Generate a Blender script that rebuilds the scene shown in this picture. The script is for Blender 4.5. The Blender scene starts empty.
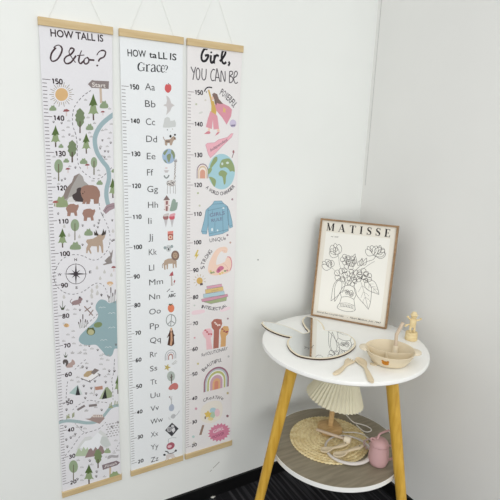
import bpy, bmesh, math, random
from mathutils import Vector, Matrix
random.seed(7)
C = bpy.context.scene.collection
F = 0.061423                      # floor level below the charts' zero
# ------------------------------------------------------------------ camera
FPX = 479.745319
CAM = Vector((-1.393344, -1.512544, 1.354672 + F))
YAW, PITCH, ROLL = 0.521308, 0.225061, 0.035928
_f = Vector((math.sin(YAW)*math.cos(PITCH), math.cos(YAW)*math.cos(PITCH), -math.sin(PITCH)))
_r = Vector((math.cos(YAW), -math.sin(YAW), 0)); _u = _r.cross(_f)
RX = _r*math.cos(ROLL) + _u*math.sin(ROLL); UX = -_r*math.sin(ROLL) + _u*math.cos(ROLL); FX = _f
def ray(x, y): return RX*((x-250)/FPX) - UX*((y-250)/FPX) + FX
def on_z(x, y, z):                # photo point -> point on the level z
    d = ray(x, y); return CAM + d*((z-CAM.z)/d.z)
def on_wall(x, y, Y=0.0):         # photo point -> point on the plane y = Y
    d = ray(x, y); return CAM + d*((Y-CAM.y)/d.y)
def on_plane(x, y, p0, n):
    d = ray(x, y); return CAM + d*((p0-CAM).dot(n)/d.dot(n))
def like(x, y, ref):              # photo point at the distance of ref
    return CAM + ray(x, y)*((ref-CAM).dot(FX))
cd = bpy.data.cameras.new('camera'); cam = bpy.data.objects.new('camera', cd); C.objects.link(cam)
cd.sensor_width = 36; cd.lens = 36*FPX/500; cd.clip_start = .01
M = Matrix((RX, UX, -FX)).transposed().to_4x4(); M.translation = CAM; cam.matrix_world = M
bpy.context.scene.camera = cam

# ------------------------------------------------------------------ materials
def lin(c):
    c = c/255.0
    return c/12.92 if c <= .04045 else ((c+.055)/1.055)**2.4
def rgb(c): return (lin(c[0]), lin(c[1]), lin(c[2]), 1)
MATS = {}
def mat(name, c, rough=.6, spec=.3, metal=0, vary=.0, scale=40, stretch=(1,1,1), c2=None, bump=0, sub=0, trans=0):
    m = bpy.data.materials.new(name); m.use_nodes = True; nt = m.node_tree; N = nt.nodes; b = N['Principled BSDF']
    b.inputs['Roughness'].default_value = rough; b.inputs['Specular IOR Level'].default_value = spec
    b.inputs['Metallic'].default_value = metal
    if trans: b.inputs['Transmission Weight'].default_value = trans
    if sub:
        b.inputs['Subsurface Weight'].default_value = sub; b.inputs['Subsurface Radius'].default_value = (.01,.008,.006)
    tc = N.new('ShaderNodeTexCoord'); mp = N.new('ShaderNodeMapping'); mp.inputs['Scale'].default_value = stretch
    nz = N.new('ShaderNodeTexNoise'); nz.inputs['Scale'].default_value = scale; nz.inputs['Detail'].default_value = 5
    nt.links.new(tc.outputs['Object'], mp.inputs['Vector']); nt.links.new(mp.outputs['Vector'], nz.inputs['Vector'])
    rp = N.new('ShaderNodeValToRGB'); a = rgb(c)
    d = rgb(c2) if c2 else tuple(v*(1-vary) for v in a[:3])+(1,)
    rp.color_ramp.elements[0].position = .32; rp.color_ramp.elements[1].position = .68
    rp.color_ramp.elements[0].color = d; rp.color_ramp.elements[1].color = a
    nt.links.new(nz.outputs['Fac'], rp.inputs['Fac']); nt.links.new(rp.outputs['Color'], b.inputs['Base Color'])
    if bump:
        bp = N.new('ShaderNodeBump'); bp.inputs['Strength'].default_value = bump; bp.inputs['Distance'].default_value = .002
        nt.links.new(nz.outputs['Fac'], bp.inputs['Height']); nt.links.new(bp.outputs['Normal'], b.inputs['Normal'])
    MATS[name] = m; return m
def wood(name, c, c2, axis, scale=14, rough=.5):
    st = [9, 9, 9]; st[axis] = .7
    return mat(name, c, rough, .3, c2=c2, scale=scale, stretch=tuple(st), bump=.05)
INKS = {}
def ink(c):
    if c not in INKS:
        k = .86/lin(229)
        m = bpy.data.materials.new('printed_ink'); m.use_nodes = True; N = m.node_tree.nodes; b = N['Principled BSDF']
        nz = N.new('ShaderNodeTexNoise'); nz.inputs['Scale'].default_value = 300
        mx = N.new('ShaderNodeMixRGB'); q = .10 if max(c) > 110 else 0; col = tuple(min(.9, lin(v)*k)*(1-q)+.84*q for v in c)
        mx.inputs[1].default_value = col+(1,); mx.inputs[2].default_value = tuple(v*.93 for v in col)+(1,)
        m.node_tree.links.new(nz.outputs['Fac'], mx.inputs[0]); m.node_tree.links.new(mx.outputs[0], b.inputs['Base Color'])
        b.inputs['Roughness'].default_value = .75; b.inputs['Specular IOR Level'].default_value = .15
        INKS[c] = m
    return INKS[c]

# ------------------------------------------------------------------ objects
def tag(o, label, cat, group=None, kind=None):
    if label: o['label'] = label
    if cat: o['category'] = cat
    if group: o['group'] = group
    if kind: o['kind'] = kind
    return o
def thing(name, loc, label, cat, group=None):
    o = bpy.data.objects.new(name, None); C.objects.link(o); o.location = loc; o.empty_display_size = .03
    return tag(o, label, cat, group)
def root_loc(o):
    v = Vector((0,0,0))
    while o: v = v + o.location; o = o.parent
    return v
class MB:
    def __init__(s): s.v = []; s.f = []; s.mi = []; s.mats = []
    def m(s, mt):
        if mt not in s.mats: s.mats.append(mt)
        return s.mats.index(mt)
    def add(s, vs, fs, mt=None):
        n = len(s.v); s.v += [Vector(p) for p in vs]; k = s.m(mt) if mt else 0
        for f in fs: s.f.append([i+n for i in f]); s.mi.append(k)
    def box(s, c, h, R=None, mt=None):
        vs = []
        for z in (-1,1):
            for x, y in ((-1,-1),(1,-1),(1,1),(-1,1)):
                p = Vector((x*h[0], y*h[1], z*h[2])); vs.append(Vector(c)+(R@p if R else p))
        s.add(vs, [(3,2,1,0),(4,5,6,7),(0,1,5,4),(1,2,6,5),(2,3,7,6),(3,0,4,7)], mt)
    def loft(s, rings, mt=None, caps=True, closed=False):
        n = len(rings[0]); vs = [p for r in rings for p in r]; fs = []
        R = len(rings)
        for i in range(R if closed else R-1):
            for j in range(n):
                fs.append((i*n+j, i*n+(j+1)%n, ((i+1)%R)*n+(j+1)%n, ((i+1)%R)*n+j))
        if caps and not closed: fs.append(tuple(range(n))[::-1]); fs.append(tuple((R-1)*n+j for j in range(n)))
        s.add(vs, fs, mt)
    def tube(s, pts, r, n=10, mt=None, closed=False, flat=1.0, caps=True):
        pts = [Vector(p) for p in pts]; R = []; up = None
        rr = r if isinstance(r, (list, tuple)) else [r]*len(pts)
        for i, p in enumerate(pts):
            a = pts[i-1] if (i or closed) else p; b = pts[(i+1) % len(pts)] if (i < len(pts)-1 or closed) else p
            t = (b-a).normalized()
            if up is None:
                up = Vector((0,0,1)) if abs(t.z) < .9 else Vector((1,0,0))
            x = t.cross(up).normalized(); y = x.cross(t).normalized(); up = y
            R.append([p + x*math.cos(2*math.pi*j/n)*rr[i] + y*math.sin(2*math.pi*j/n)*rr[i]*flat for j in range(n)])
        s.loft(R, mt, caps, closed)
    def lathe(s, prof, c=(0,0,0), n=48, mt=None, sx=1, sy=1, caps=True):
        c = Vector(c)
        R = [[c+Vector((r*sx*math.cos(2*math.pi*j/n), r*sy*math.sin(2*math.pi*j/n), z)) for j in range(n)] for r, z in prof]
        s.loft(R, mt, caps)
    def prism(s, out, z0, z1, mt=None, mside=None):
        n = len(out); vs = [Vector((p[0],p[1],z0)) for p in out]+[Vector((p[0],p[1],z1)) for p in out]
        k = len(s.v); s.v += vs; t = s.m(mt) if mt else 0; e = s.m(mside) if mside else t
        s.f.append([k+i for i in range(n)][::-1]); s.mi.append(e); s.f.append([k+n+i for i in range(n)]); s.mi.append(t)
        for i in range(n): s.f.append([k+i, k+(i+1)%n, k+n+(i+1)%n, k+n+i]); s.mi.append(e)
    def build(s, name, mt=None, parent=None, smooth=True, angle=40, bevel=0, label=None, kind=None, loc=None, subsurf=0):
        o0 = Vector(loc) if loc is not None else root_loc(parent)
        me = bpy.data.meshes.new(name); me.from_pydata([p-o0 for p in s.v], [], s.f)
        for x in ([mt] if mt else s.mats): me.materials.append(x)
        if not mt:
            for p, i in zip(me.polygons, s.mi): p.material_index = i
        bm = bmesh.new(); bm.from_mesh(me)
        if not getattr(s, 'flat', False): bmesh.ops.recalc_face_normals(bm, faces=bm.faces)
        bm.to_mesh(me); bm.free()
        if smooth:
            for p in me.polygons: p.use_smooth = True
            me.set_sharp_from_angle(angle=math.radians(angle))
        o = bpy.data.objects.new(name, me); C.objects.link(o)
        if loc is not None and not parent: o.location = o0
        if parent: o.parent = parent
        if bevel:
            b = o.modifiers.new('bevel', 'BEVEL'); b.width = bevel; b.segments = 3; b.limit_method = 'ANGLE'
        if subsurf:
            b = o.modifiers.new('subdivision', 'SUBSURF'); b.levels = subsurf; b.render_levels = subsurf
        if label: o['label'] = label
        if kind: o['kind'] = kind
        return o
def cat(pts, n=6, closed=False):  # Catmull-Rom through points
    P = [Vector(p) for p in pts]; N = len(P); out = []
    for i in range(N if closed else N-1):
        g = (lambda k: P[k % N]) if closed else (lambda k: P[min(max(k,0),N-1)])
        a, b, c, d = g(i-1), g(i), g(i+1), g(i+2)
        for k in range(n):
            t = k/n
            out.append(.5*((2*b)+(c-a)*t+(2*a-5*b+4*c-d)*t*t+(3*b-a-3*c+d)*t**3))
    if not closed: out.append(P[-1])
    return out

# ------------------------------------------------------------------ the setting
wallm = mat('wall_paint', (236,238,234), .85, .15, vary=.03, scale=3)
mark = mat('wall_scuff', (176,174,168), .9, .1)
hole_m = mat('nail_hole', (70,66,62), .9, .1)
wallm_r = mat('wall_paint_right', (236,236,232), .85, .15, vary=.03, scale=3)
black = mat('black_baseboard', (16,16,17), .45, .3, vary=.2, scale=30)
def slab(name, lo, hi, m, **k):
    b = MB(); lo = Vector(lo); hi = Vector(hi); b.box((lo+hi)/2, (hi-lo)/2); o = b.build(name, m, smooth=False, loc=((lo.x+hi.x)/2,(lo.y+hi.y)/2,lo.z), **k)
    o['kind'] = 'structure'; return o
slab('wall_left', (-4.2, .006, 0), (.128, .126, 2.75), wallm)
wl_ = bpy.data.objects['wall_left']; bm = bmesh.new(); bm.from_mesh(wl_.data); wl_.data.materials.append(mark); wl_.data.materials.append(hole_m)
def fleck(pts, k):
    f = bm.faces.new([bm.verts.new(on_wall(x, y, .0058)-wl_.location) for x, y in pts]); f.material_index = k
fleck([(212.6,468.2),(213.2,468.4),(219.6,462.2),(219.2,461.6)], 1); fleck([(209.6,471.6),(210.2,471.8),(212,470),(211.6,469.6)], 1)
fleck([(257.4,259.4),(258.4,259.2),(258.7,260.2),(257.7,260.5)], 2)
bm.to_mesh(wl_.data); bm.free()
slab('wall_right', (.008, -4.2, 0), (.128, .006, 2.75), wallm_r)
slab('baseboard_left', (-4.2, -.004, 0), (.008, .006, .0565), black)
slab('baseboard_right', (-.002, -4.2, 0), (.008, -.004, .0565), black)
slab('trim_1', (.0068, -.012, 1.25), (.0082, -.0105, 2.75), mat('corner_joint', (196,196,192), .9, .1))
fl = mat('carpet', (62,62,65), .95, .05)
nt = fl.node_tree; N = nt.nodes; b = N['Principled BSDF']
mp = N['Mapping']; mp.inputs['Scale'].default_value = (75, 1.6, 1); N['Noise Texture'].inputs['Scale'].default_value = 1; N['Noise Texture'].inputs['Detail'].default_value = 2
r = N['Color Ramp'].color_ramp; r.elements[0].color = rgb((40,40,43)); r.elements[1].color = rgb((92,92,95)); r.elements[0].position = .5; r.elements[1].position = .72
n2 = N.new('ShaderNodeTexNoise'); n2.inputs['Scale'].default_value = 400; n2.inputs['Detail'].default_value = 3
tc = N['Texture Coordinate']; nt.links.new(tc.outputs['Object'], n2.inputs['Vector'])
mx = N.new('ShaderNodeMixRGB'); mx.blend_type = 'MULTIPLY'; mx.inputs[0].default_value = .8
nt.links.new(N['Color Ramp'].outputs['Color'], mx.inputs[1])
r2 = N.new('ShaderNodeValToRGB'); r2.color_ramp.elements[0].position = .35; r2.color_ramp.elements[0].color = (.35,.35,.35,1); r2.color_ramp.elements[1].position = .62
nt.links.new(n2.outputs['Fac'], r2.inputs['Fac']); nt.links.new(r2.outputs['Color'], mx.inputs[2]); nt.links.new(mx.outputs['Color'], b.inputs['Base Color'])
bp = N.new('ShaderNodeBump'); bp.inputs['Strength'].default_value = .5; bp.inputs['Distance'].default_value = .003
nt.links.new(n2.outputs['Fac'], bp.inputs['Height']); nt.links.new(bp.outputs['Normal'], b.inputs['Normal'])
slab('floor', (-4.2, -4.2, -.05), (.008, .006, 0), fl)

# ------------------------------------------------------------------ printing kit (flat artwork on a sheet)
class Art:
    """collects ink shapes on a plane: origin o, axes X (right) and Z (up), n towards the viewer"""
    def __init__(s, o, X, Z, n, clip=None):
        s.o, s.X, s.Z, s.n = Vector(o), Vector(X), Vector(Z), Vector(n); s.mb = MB(); s.mb.flat = True; s.clip = clip; s.k = None; s.cnt = 0; s.caps = None; s.sh = 0
    def K(s, x0, y0, size): s.k = (x0, y0, size/500.0); return s
    def uv(s, p):                 # crop point -> plane coordinates
        x0, y0, q = s.k; w = on_plane(x0+p[0]*q, y0+p[1]*q, s.o, s.n) - s.o
        return (w.dot(s.X), w.dot(s.Z))
    def raw(s, c, pts, lay):
        if s.clip:
            pts = [(u-s.sh*w, w) for u, w in pts]
            for ax, lim, sg in ((0,s.clip[0],1),(0,s.clip[1],-1),(1,s.clip[2],1),(1,s.clip[3],-1)):
                out = []
                for i in range(len(pts)):
                    a, b = pts[i-1], pts[i]; ia = (a[ax]-lim)*sg >= 0; ib = (b[ax]-lim)*sg >= 0
                    if ia != ib:
                        t = (lim-a[ax])/(b[ax]-a[ax]); out.append((a[0]+(b[0]-a[0])*t, a[1]+(b[1]-a[1])*t))
                    if ib: out.append(b)
                pts = out
                if len(pts) < 3: return
            pts = [(u+s.sh*w, w) for u, w in pts]
        area = sum(pts[i-1][0]*pts[i][1]-pts[i][0]*pts[i-1][1] for i in range(len(pts)))
        if abs(area) < 1e-9: return
        if area < 0: pts = pts[::-1]
        s.cnt += 1; d = s.n*(.00012+.00004*lay+(s.cnt % 40)*9e-7)
        s.mb.add([s.o+s.X*u+s.Z*w+d for u, w in pts], [tuple(range(len(pts)))], ink(c))
    def poly(s, c, pts, lay=1, sm=False):
        if sm: pts = [(p.x,p.y) for p in cat([(a,b,0) for a,b in pts], 4, True)]
        s.raw(c, [s.uv(p) for p in pts], lay)
    def ell(s, c, x, y, rx, ry, lay=1, rot=0, n=20):
        a = math.radians(rot)
        s.poly(c, [(x+rx*math.cos(t)*math.cos(a)-ry*math.sin(t)*math.sin(a), y+rx*math.cos(t)*math.sin(a)+ry*math.sin(t)*math.cos(a)) for t in [2*math.pi*i/n for i in range(n)]], lay)
    def rstroke(s, c, P, w, lay=2):   # plane coordinates, w metres (number or list)
        n = len(P); W = w if isinstance(w, (list,tuple)) else [w]*n; L = []; R = []
        for i in range(n):
            a = P[max(i-1,0)]; b = P[min(i+1,n-1)]; dx, dz = b[0]-a[0], b[1]-a[1]; l = math.hypot(dx,dz) or 1
            nx, nz = -dz/l*W[i]/2, dx/l*W[i]/2
            L.append((P[i][0]+nx, P[i][1]+nz)); R.append((P[i][0]-nx, P[i][1]-nz))
        for i in range(n-1): s.raw(c, [L[i],L[i+1],R[i+1],R[i]], lay)
    def stroke(s, c, pts, mm, lay=2, sm=True, closed=False, n=5):
        if sm and len(pts) > 2:
            pts = [(p.x,p.y) for p in cat([(a,b,0) for a,b in pts], n, closed)]
        if closed: pts = pts+[pts[0]]
        W = [v/1000 for v in mm] if isinstance(mm,(list,tuple)) else mm/1000
        if isinstance(W, list):
            m = len(pts); q = len(W); W = [W[min(int(i*(q-1)/max(m-1,1)),q-1)] for i in range(m)]
        s.rstroke(c, [s.uv(p) for p in pts], W, lay)
    def lines(s, c, segs, mm, lay=2):
        for a in segs: s.stroke(c, a, mm, lay, sm=False)
    def dash(s, c, pts, mm=1.8, on=7, off=6, lay=1):
        P = [s.uv((p.x,p.y)) for p in cat([(a,b,0) for a,b in pts], 12)]
        acc = 0; cur = [P[0]]
        for a, b in zip(P, P[1:]):
            acc += math.hypot(b[0]-a[0], b[1]-a[1])*1000; ph = acc % (on+off)
            if ph < on: cur.append(b)
            else:
                if len(cur) > 1: s.rstroke(c, cur, mm/1000, lay)
                cur = [b]
        if len(cur) > 1: s.rstroke(c, cur, mm/1000, lay)
    def glyphs(s, text, bold=0, shear=0):
        cu = bpy.data.curves.new('t', 'FONT'); cu.body = text; cu.offset = bold; cu.shear = shear; cu.resolution_u = 3
        o = bpy.data.objects.new('t', cu); C.objects.link(o)
        me = o.evaluated_get(bpy.context.evaluated_depsgraph_get()).to_mesh()
        V = [(v.co.x, v.co.y) for v in me.vertices]; Fc = [tuple(p.vertices) for p in me.polygons]
        o.evaluated_get(bpy.context.evaluated_depsgraph_get()).to_mesh_clear()
        bpy.data.objects.remove(o); bpy.data.curves.remove(cu); return V, Fc
    def rtext(s, c, text, A, B, h, bold=0, lay=3, shear=0):  # plane points A->B baseline, cap height h metres
        V, Fc = s.glyphs(text, bold, shear)
        if not V: return
        x0 = min(v[0] for v in V); x1 = max(v[0] for v in V)
        dx, dz = B[0]-A[0], B[1]-A[1]; L = math.hypot(dx,dz); ux, uz = dx/L, dz/L
        kx = L/(x1-x0)
        if s.caps is None: s.caps = max(v[1] for v in s.glyphs('H')[0])
        ky = h/s.caps
        for f in Fc:
            s.raw(c, [(A[0]+ux*(V[i][0]-x0)*kx-uz*V[i][1]*ky, A[1]+uz*(V[i][0]-x0)*kx+ux*V[i][1]*ky) for i in f], lay)
    DIG = {'0':[[(.5,.02),(.16,.16),(.06,.5),(.16,.84),(.5,.98),(.84,.84),(.94,.5),(.84,.16),(.5,.02)]],'1':[[(.26,.76),(.64,.98),(.64,0)]],
        '2':[[(.08,.78),(.28,.96),(.62,.96),(.84,.74),(.74,.48),(.08,.04),(.92,.04)]],'3':[[(.1,.9),(.45,.98),(.82,.86),(.78,.62),(.4,.52),(.82,.4),(.86,.16),(.5,.0),(.08,.1)]],
        '4':[[(.7,0),(.7,.98),(.04,.28),(.98,.28)]],'5':[[(.84,.95),(.2,.95),(.14,.54),(.5,.6),(.84,.44),(.86,.2),(.56,.02),(.1,.06)]],
        '6':[[(.8,.95),(.4,.9),(.12,.55),(.1,.25),(.3,.03),(.66,.02),(.88,.22),(.8,.48),(.5,.56),(.16,.36)]],'7':[[(.06,.94),(.92,.94),(.36,0)]],
        '8':[[(.5,.53),(.16,.7),(.24,.92),(.5,.98),(.76,.92),(.84,.7),(.5,.53),(.12,.32),(.16,.1),(.5,.01),(.84,.1),(.88,.32),(.5,.53)]],
        '9':[[(.84,.62),(.5,.42),(.16,.54),(.12,.8),(.36,.98),(.7,.96),(.9,.72),(.86,.4),(.58,.08),(.2,.04)]]}
    def number(s, c, t, x, z, w, h, th, lay=2):   # stroke digits, plane coordinates
        adv = w/len(t); dw = adv*.78
        for i, ch in enumerate(t):
            for P in s.DIG[ch]:
                q = [(x+i*adv+a*dw, z+b*h) for a, b in P]
                if ch in '035689': q = [(v.x,v.y) for v in cat([(a,b,0) for a,b in q], 4)]
                if ch in '1247':
                    for a, b in zip(q, q[1:]): s.rstroke(c, [a, b], th, lay)
                else: s.rstroke(c, q, th, lay)
    def text(s, c, t, a, b, mm, **k): s.rtext(c, t, s.uv(a), s.uv(b), mm/1000, **k)
    def htext(s, c, t, a, bx, mm, **k):  # level on the wall, from a to the column bx
        A = s.uv(a); B = s.uv((bx, a[1])); s.rtext(c, t, A, (B[0], A[1]), mm/1000, **k)
    def arc(s, c, t, pts, mm, bold=0, fill=.9, lay=3):
        bold += .008; mm *= 1.12
        P = [s.uv((p.x,p.y)) for p in cat([(a,b,0) for a,b in pts], 12)]
        D = [0]
        for a, b in zip(P, P[1:]): D.append(D[-1]+math.hypot(b[0]-a[0], b[1]-a[1]))
        def at(d):
            d = min(max(d,0),D[-1])
            for i in range(len(P)-1):
                if d <= D[i+1] + 1e-12:
                    q = (d-D[i])/((D[i+1]-D[i]) or 1); return (P[i][0]+(P[i+1][0]-P[i][0])*q, P[i][1]+(P[i+1][1]-P[i][1])*q)
            return P[-1]
        w = [.45 if ch in 'IiLl1' else .6 if ch == ' ' else 1 for ch in t]; W = sum(w); d = 0
        for ch, q in zip(t, w):
            l = q/W*D[-1]
            if ch != ' ': s.rtext(c, ch, at(d+l*(1-fill)/2), at(d+l*(1+fill)/2), mm/1000, bold, lay)
            d += l
    # small picture kit
    def pine(s, x, y0, y1, w, lay=2, dk=(88,108,64), lt=(126,146,98), tr=(92,78,70)):
        h = y1-y0; m = y0+h*.45; q = y0+h*.76
        s.poly(tr, [(x-w*.07,q-4),(x+w*.07,q-4),(x+w*.09,y1),(x-w*.05,y1)], lay)
        s.poly(lt, [(x-w*.22,m-6),(x+w*.22,m-6),(x+w*.34,q-h*.12),(x+w*.5,q),(x+w*.25,q-4),(x+w*.05,q+5),(x-w*.2,q-3),(x-w*.5,q+1),(x-w*.36,q-h*.1)], lay)
        s.poly(dk, [(x,y0),(x+w*.16,y0+h*.2),(x+w*.4,m),(x+w*.12,m-5),(x-w*.06,m+6),(x-w*.2,m-2),(x-w*.42,m+1),(x-w*.16,y0+h*.2)], lay+1)
    def wavy(s, x, y0, y1, w, lay=2, col=(95,115,70)):
        h = y1-y0; q = y0+h*.78
        s.poly((92,78,70), [(x-3,q-h*.25),(x+3,q-h*.25),(x+4,y1),(x-4,y1)], lay+1)
        P = [(x,y0)]+[(x+w*.5*math.sin(math.pi*(.12+.8*t))*(1.08 if i%2 else .82), y0+(q-y0)*t) for i,t in enumerate([.15,.25,.38,.5,.62,.75,.88])]+[(x,q+3)]
        P += [(x-w*.5*math.sin(math.pi*(.12+.8*t))*(.82 if i%2 else 1.08), y0+(q-y0)*t) for i,t in enumerate([.88,.75,.62,.5,.38,.25,.15])]
        s.poly(col, P, lay)
    def oval(s, x, y, rx, ry, yb, lay=2, col=(130,150,115)):
        s.poly((110,105,85), [(x-2.5,y-ry*.3),(x+2.5,y-ry*.3),(x+3,yb),(x-3,yb)], lay+1); s.ell(col, x, y, rx, ry, lay)
    def bush(s, x, y, w, h, lay=2, col=(122,142,104)):
        s.poly(col, [(x-w*.5,y+h*.45),(x-w*.48,y),(x-w*.3,y-h*.15),(x-w*.2,y-h*.42),(x+w*.02,y-h*.36),(x+w*.18,y-h*.5),(x+w*.32,y-h*.15),(x+w*.5,y-h*.02),(x+w*.48,y+h*.45)], lay, True)
    def shroom(s, x, y, w, lay=3, col=(132,40,46)):
        s.poly((205,190,185), [(x-w*.08,y),(x+w*.08,y),(x+w*.1,y+w*.75),(x-w*.1,y+w*.75)], lay)
        s.poly(col, [(x-w*.5,y+w*.12),(x-w*.3,y-w*.2),(x+w*.1,y-w*.25),(x+w*.5,y),(x+w*.2,y+w*.12)], lay+1)
    def paw(s, x, y, r=5, lay=1, c=(100,95,95)):
        s.ell(c, x, y+r*.5, r, r*.8, lay, n=8)
        for d in (-1,0,1): s.ell(c, x+d*r, y-r*(1.1 if d == 0 else .7), r*.42, r*.6, lay, n=6)
    def tuft(s, x, y, w, lay=1, c=(158,156,154)):
        for d in (-1,0,1): s.stroke(c, [(x+d*w*.3, y),(x+d*w*.38, y-w*(.5 if d==0 else .3))], 1.8, lay, False)
        s.stroke(c, [(x-w*.5,y),(x+w*.5,y)], .9, lay, False)
    def drop(s, x, y, r, lay=1, c=(192,190,186)): s.poly(c, [(x,y-r*1.8),(x+r,y+r*.1),(x+r*.6,y+r),(x-r*.6,y+r),(x-r,y+r*.1)], lay)
    def arches(s, cx, cz, spec, lay=2):   # plane coordinates; spec: (half width, height, colour) outer to inner
        for i, (a, h, c) in enumerate(spec):
            P = [(cx-a, cz)]; leg = max(h-a*1.15, 0)
            P += [(cx+a*math.cos(t), cz+leg+(h-leg)*math.sin(t)) for t in [math.pi*(1-k/20) for k in range(21)]]+[(cx+a, cz)]
            s.raw(c, P, lay+i)

# ------------------------------------------------------------------ growth charts
rail_m = wood('pale_beech_rail', (214,192,150), (196,170,124), 0, 10)
paper = {1: mat('chart_canvas_cool', (228,227,230), .8, .15, vary=.02, scale=200),
         2: mat('chart_canvas_white', (234,237,238), .8, .15, vary=.02, scale=200),
         3: mat('chart_canvas_blush', (233,230,229), .8, .15, vary=.02, scale=200)}
cord_m = mat('white_cord', (232,232,228), .7, .2)
def chart(idx, xt, xb, label, apex, cordpx, art_fn, dig):
    zt, zb = 1.6605+F, .150+F
    t = thing('growth_chart', ((xt+xb)/2+.1, .006, zb), label, 'growth chart', 'growth charts on the wall')
    dx = (xt-xb)/(zt-zb)
    def X(z): return xb+(z-zb)*dx
    for nm, a, b in (('top_rail', zt-.0215, zt), ('bottom_rail', zb, zb+.022)):
        m = MB(); w = .2
        # front strip and back strip of the clamp
        for y0, y1 in ((-.005, -.0005), (.0012, .0058)):
            vs = [(X(a)-.0008,y0,a),(X(a)+w+.0008,y0,a),(X(a)+w+.0008,y1,a),(X(a)-.0008,y1,a),(X(b)-.0008,y0,b),(X(b)+w+.0008,y0,b),(X(b)+w+.0008,y1,b),(X(b)-.0008,y1,b)]
            m.add(vs, [(3,2,1,0),(4,5,6,7),(0,1,5,4),(1,2,6,5),(2,3,7,6),(3,0,4,7)])
        m.build(nm, rail_m, t, smooth=True, bevel=.0012)
    bow = {1:.0035, 2:.0005, 3:.0055}[idx]     # the canvas edge curls in a little between the rails
    A = Art((xb, 0, zb), (1,0,0), (0,0,1), (0,-1,0), None)
    z0, z1 = zb+.01, zt-.01
    m = A.mb
    # the sheet itself, a fine grid with a slight hang
    nx, nz = 8, 40; vs = []; fs = []
    for k, yy in enumerate((0.0, .0009)):
        for j in range(nz+1):
            z = z0+(z1-z0)*j/nz
            for i in range(nx+1): vs.append((X(z)+.001+(.198-bow*min(1, 6*min(j, nz-j)/nz))*i/nx, yy, z))
        o = k*(nx+1)*(nz+1)
        for j in range(nz):
            for i in range(nx):
                q = [o+j*(nx+1)+i, o+j*(nx+1)+i+1, o+(j+1)*(nx+1)+i+1, o+(j+1)*(nx+1)+i]
                fs.append(q if k == 0 else q[::-1])
    S = (nx+1)*(nz+1)
    for j in range(nz):
        a, b = j*(nx+1), (j+1)*(nx+1); fs.append([a, b, b+S, a+S]); a += nx; b += nx; fs.append([b, a, a+S, b+S])
    m.add(vs, fs, paper[idx])
    # clip to the sheet (sheared a little with the hang)
    A.clip = (.0012, .1988-bow, .012, zt-zb-.024); A.sh = dx
    tick_c, num_c = dig
    for cm in range(20, 151):
        z = cm/100+F; w = z-zb
        if not (.024 < w < zt-zb-.03): continue
        u = X(z)-xb+.003; ln = .0215 if cm % 10 == 0 else .0115
        th = .0018
        A.raw(tick_c, [(u,w-th/2),(u+ln,w-th/2),(u+ln,w+th/2),(u,w+th/2)], 0)
        if cm % 10 == 0:
            nw = .0310 if cm >= 100 else .0215; uu = u+.0240; dz = -.0095 if idx == 1 else -.0065
            A.number(num_c, str(cm), uu, w+dz, nw, .0132, .0032)
    art_fn(A)
    o = m.build('sheet', None, t, smooth=False)
    m = MB(); a = Vector((apex[0], .003, apex[1]+F)); p, q = [on_wall(*c) for c in cordpx]
    for e in (p, q):
        e.y = .001; e.z = zt-.002
    m.tube([p, p+Vector((0,.001,.006)), a, q+Vector((0,.001,.006)), q], .0007, 6); m.build('hanging_cord', cord_m, t)
    return t

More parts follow.
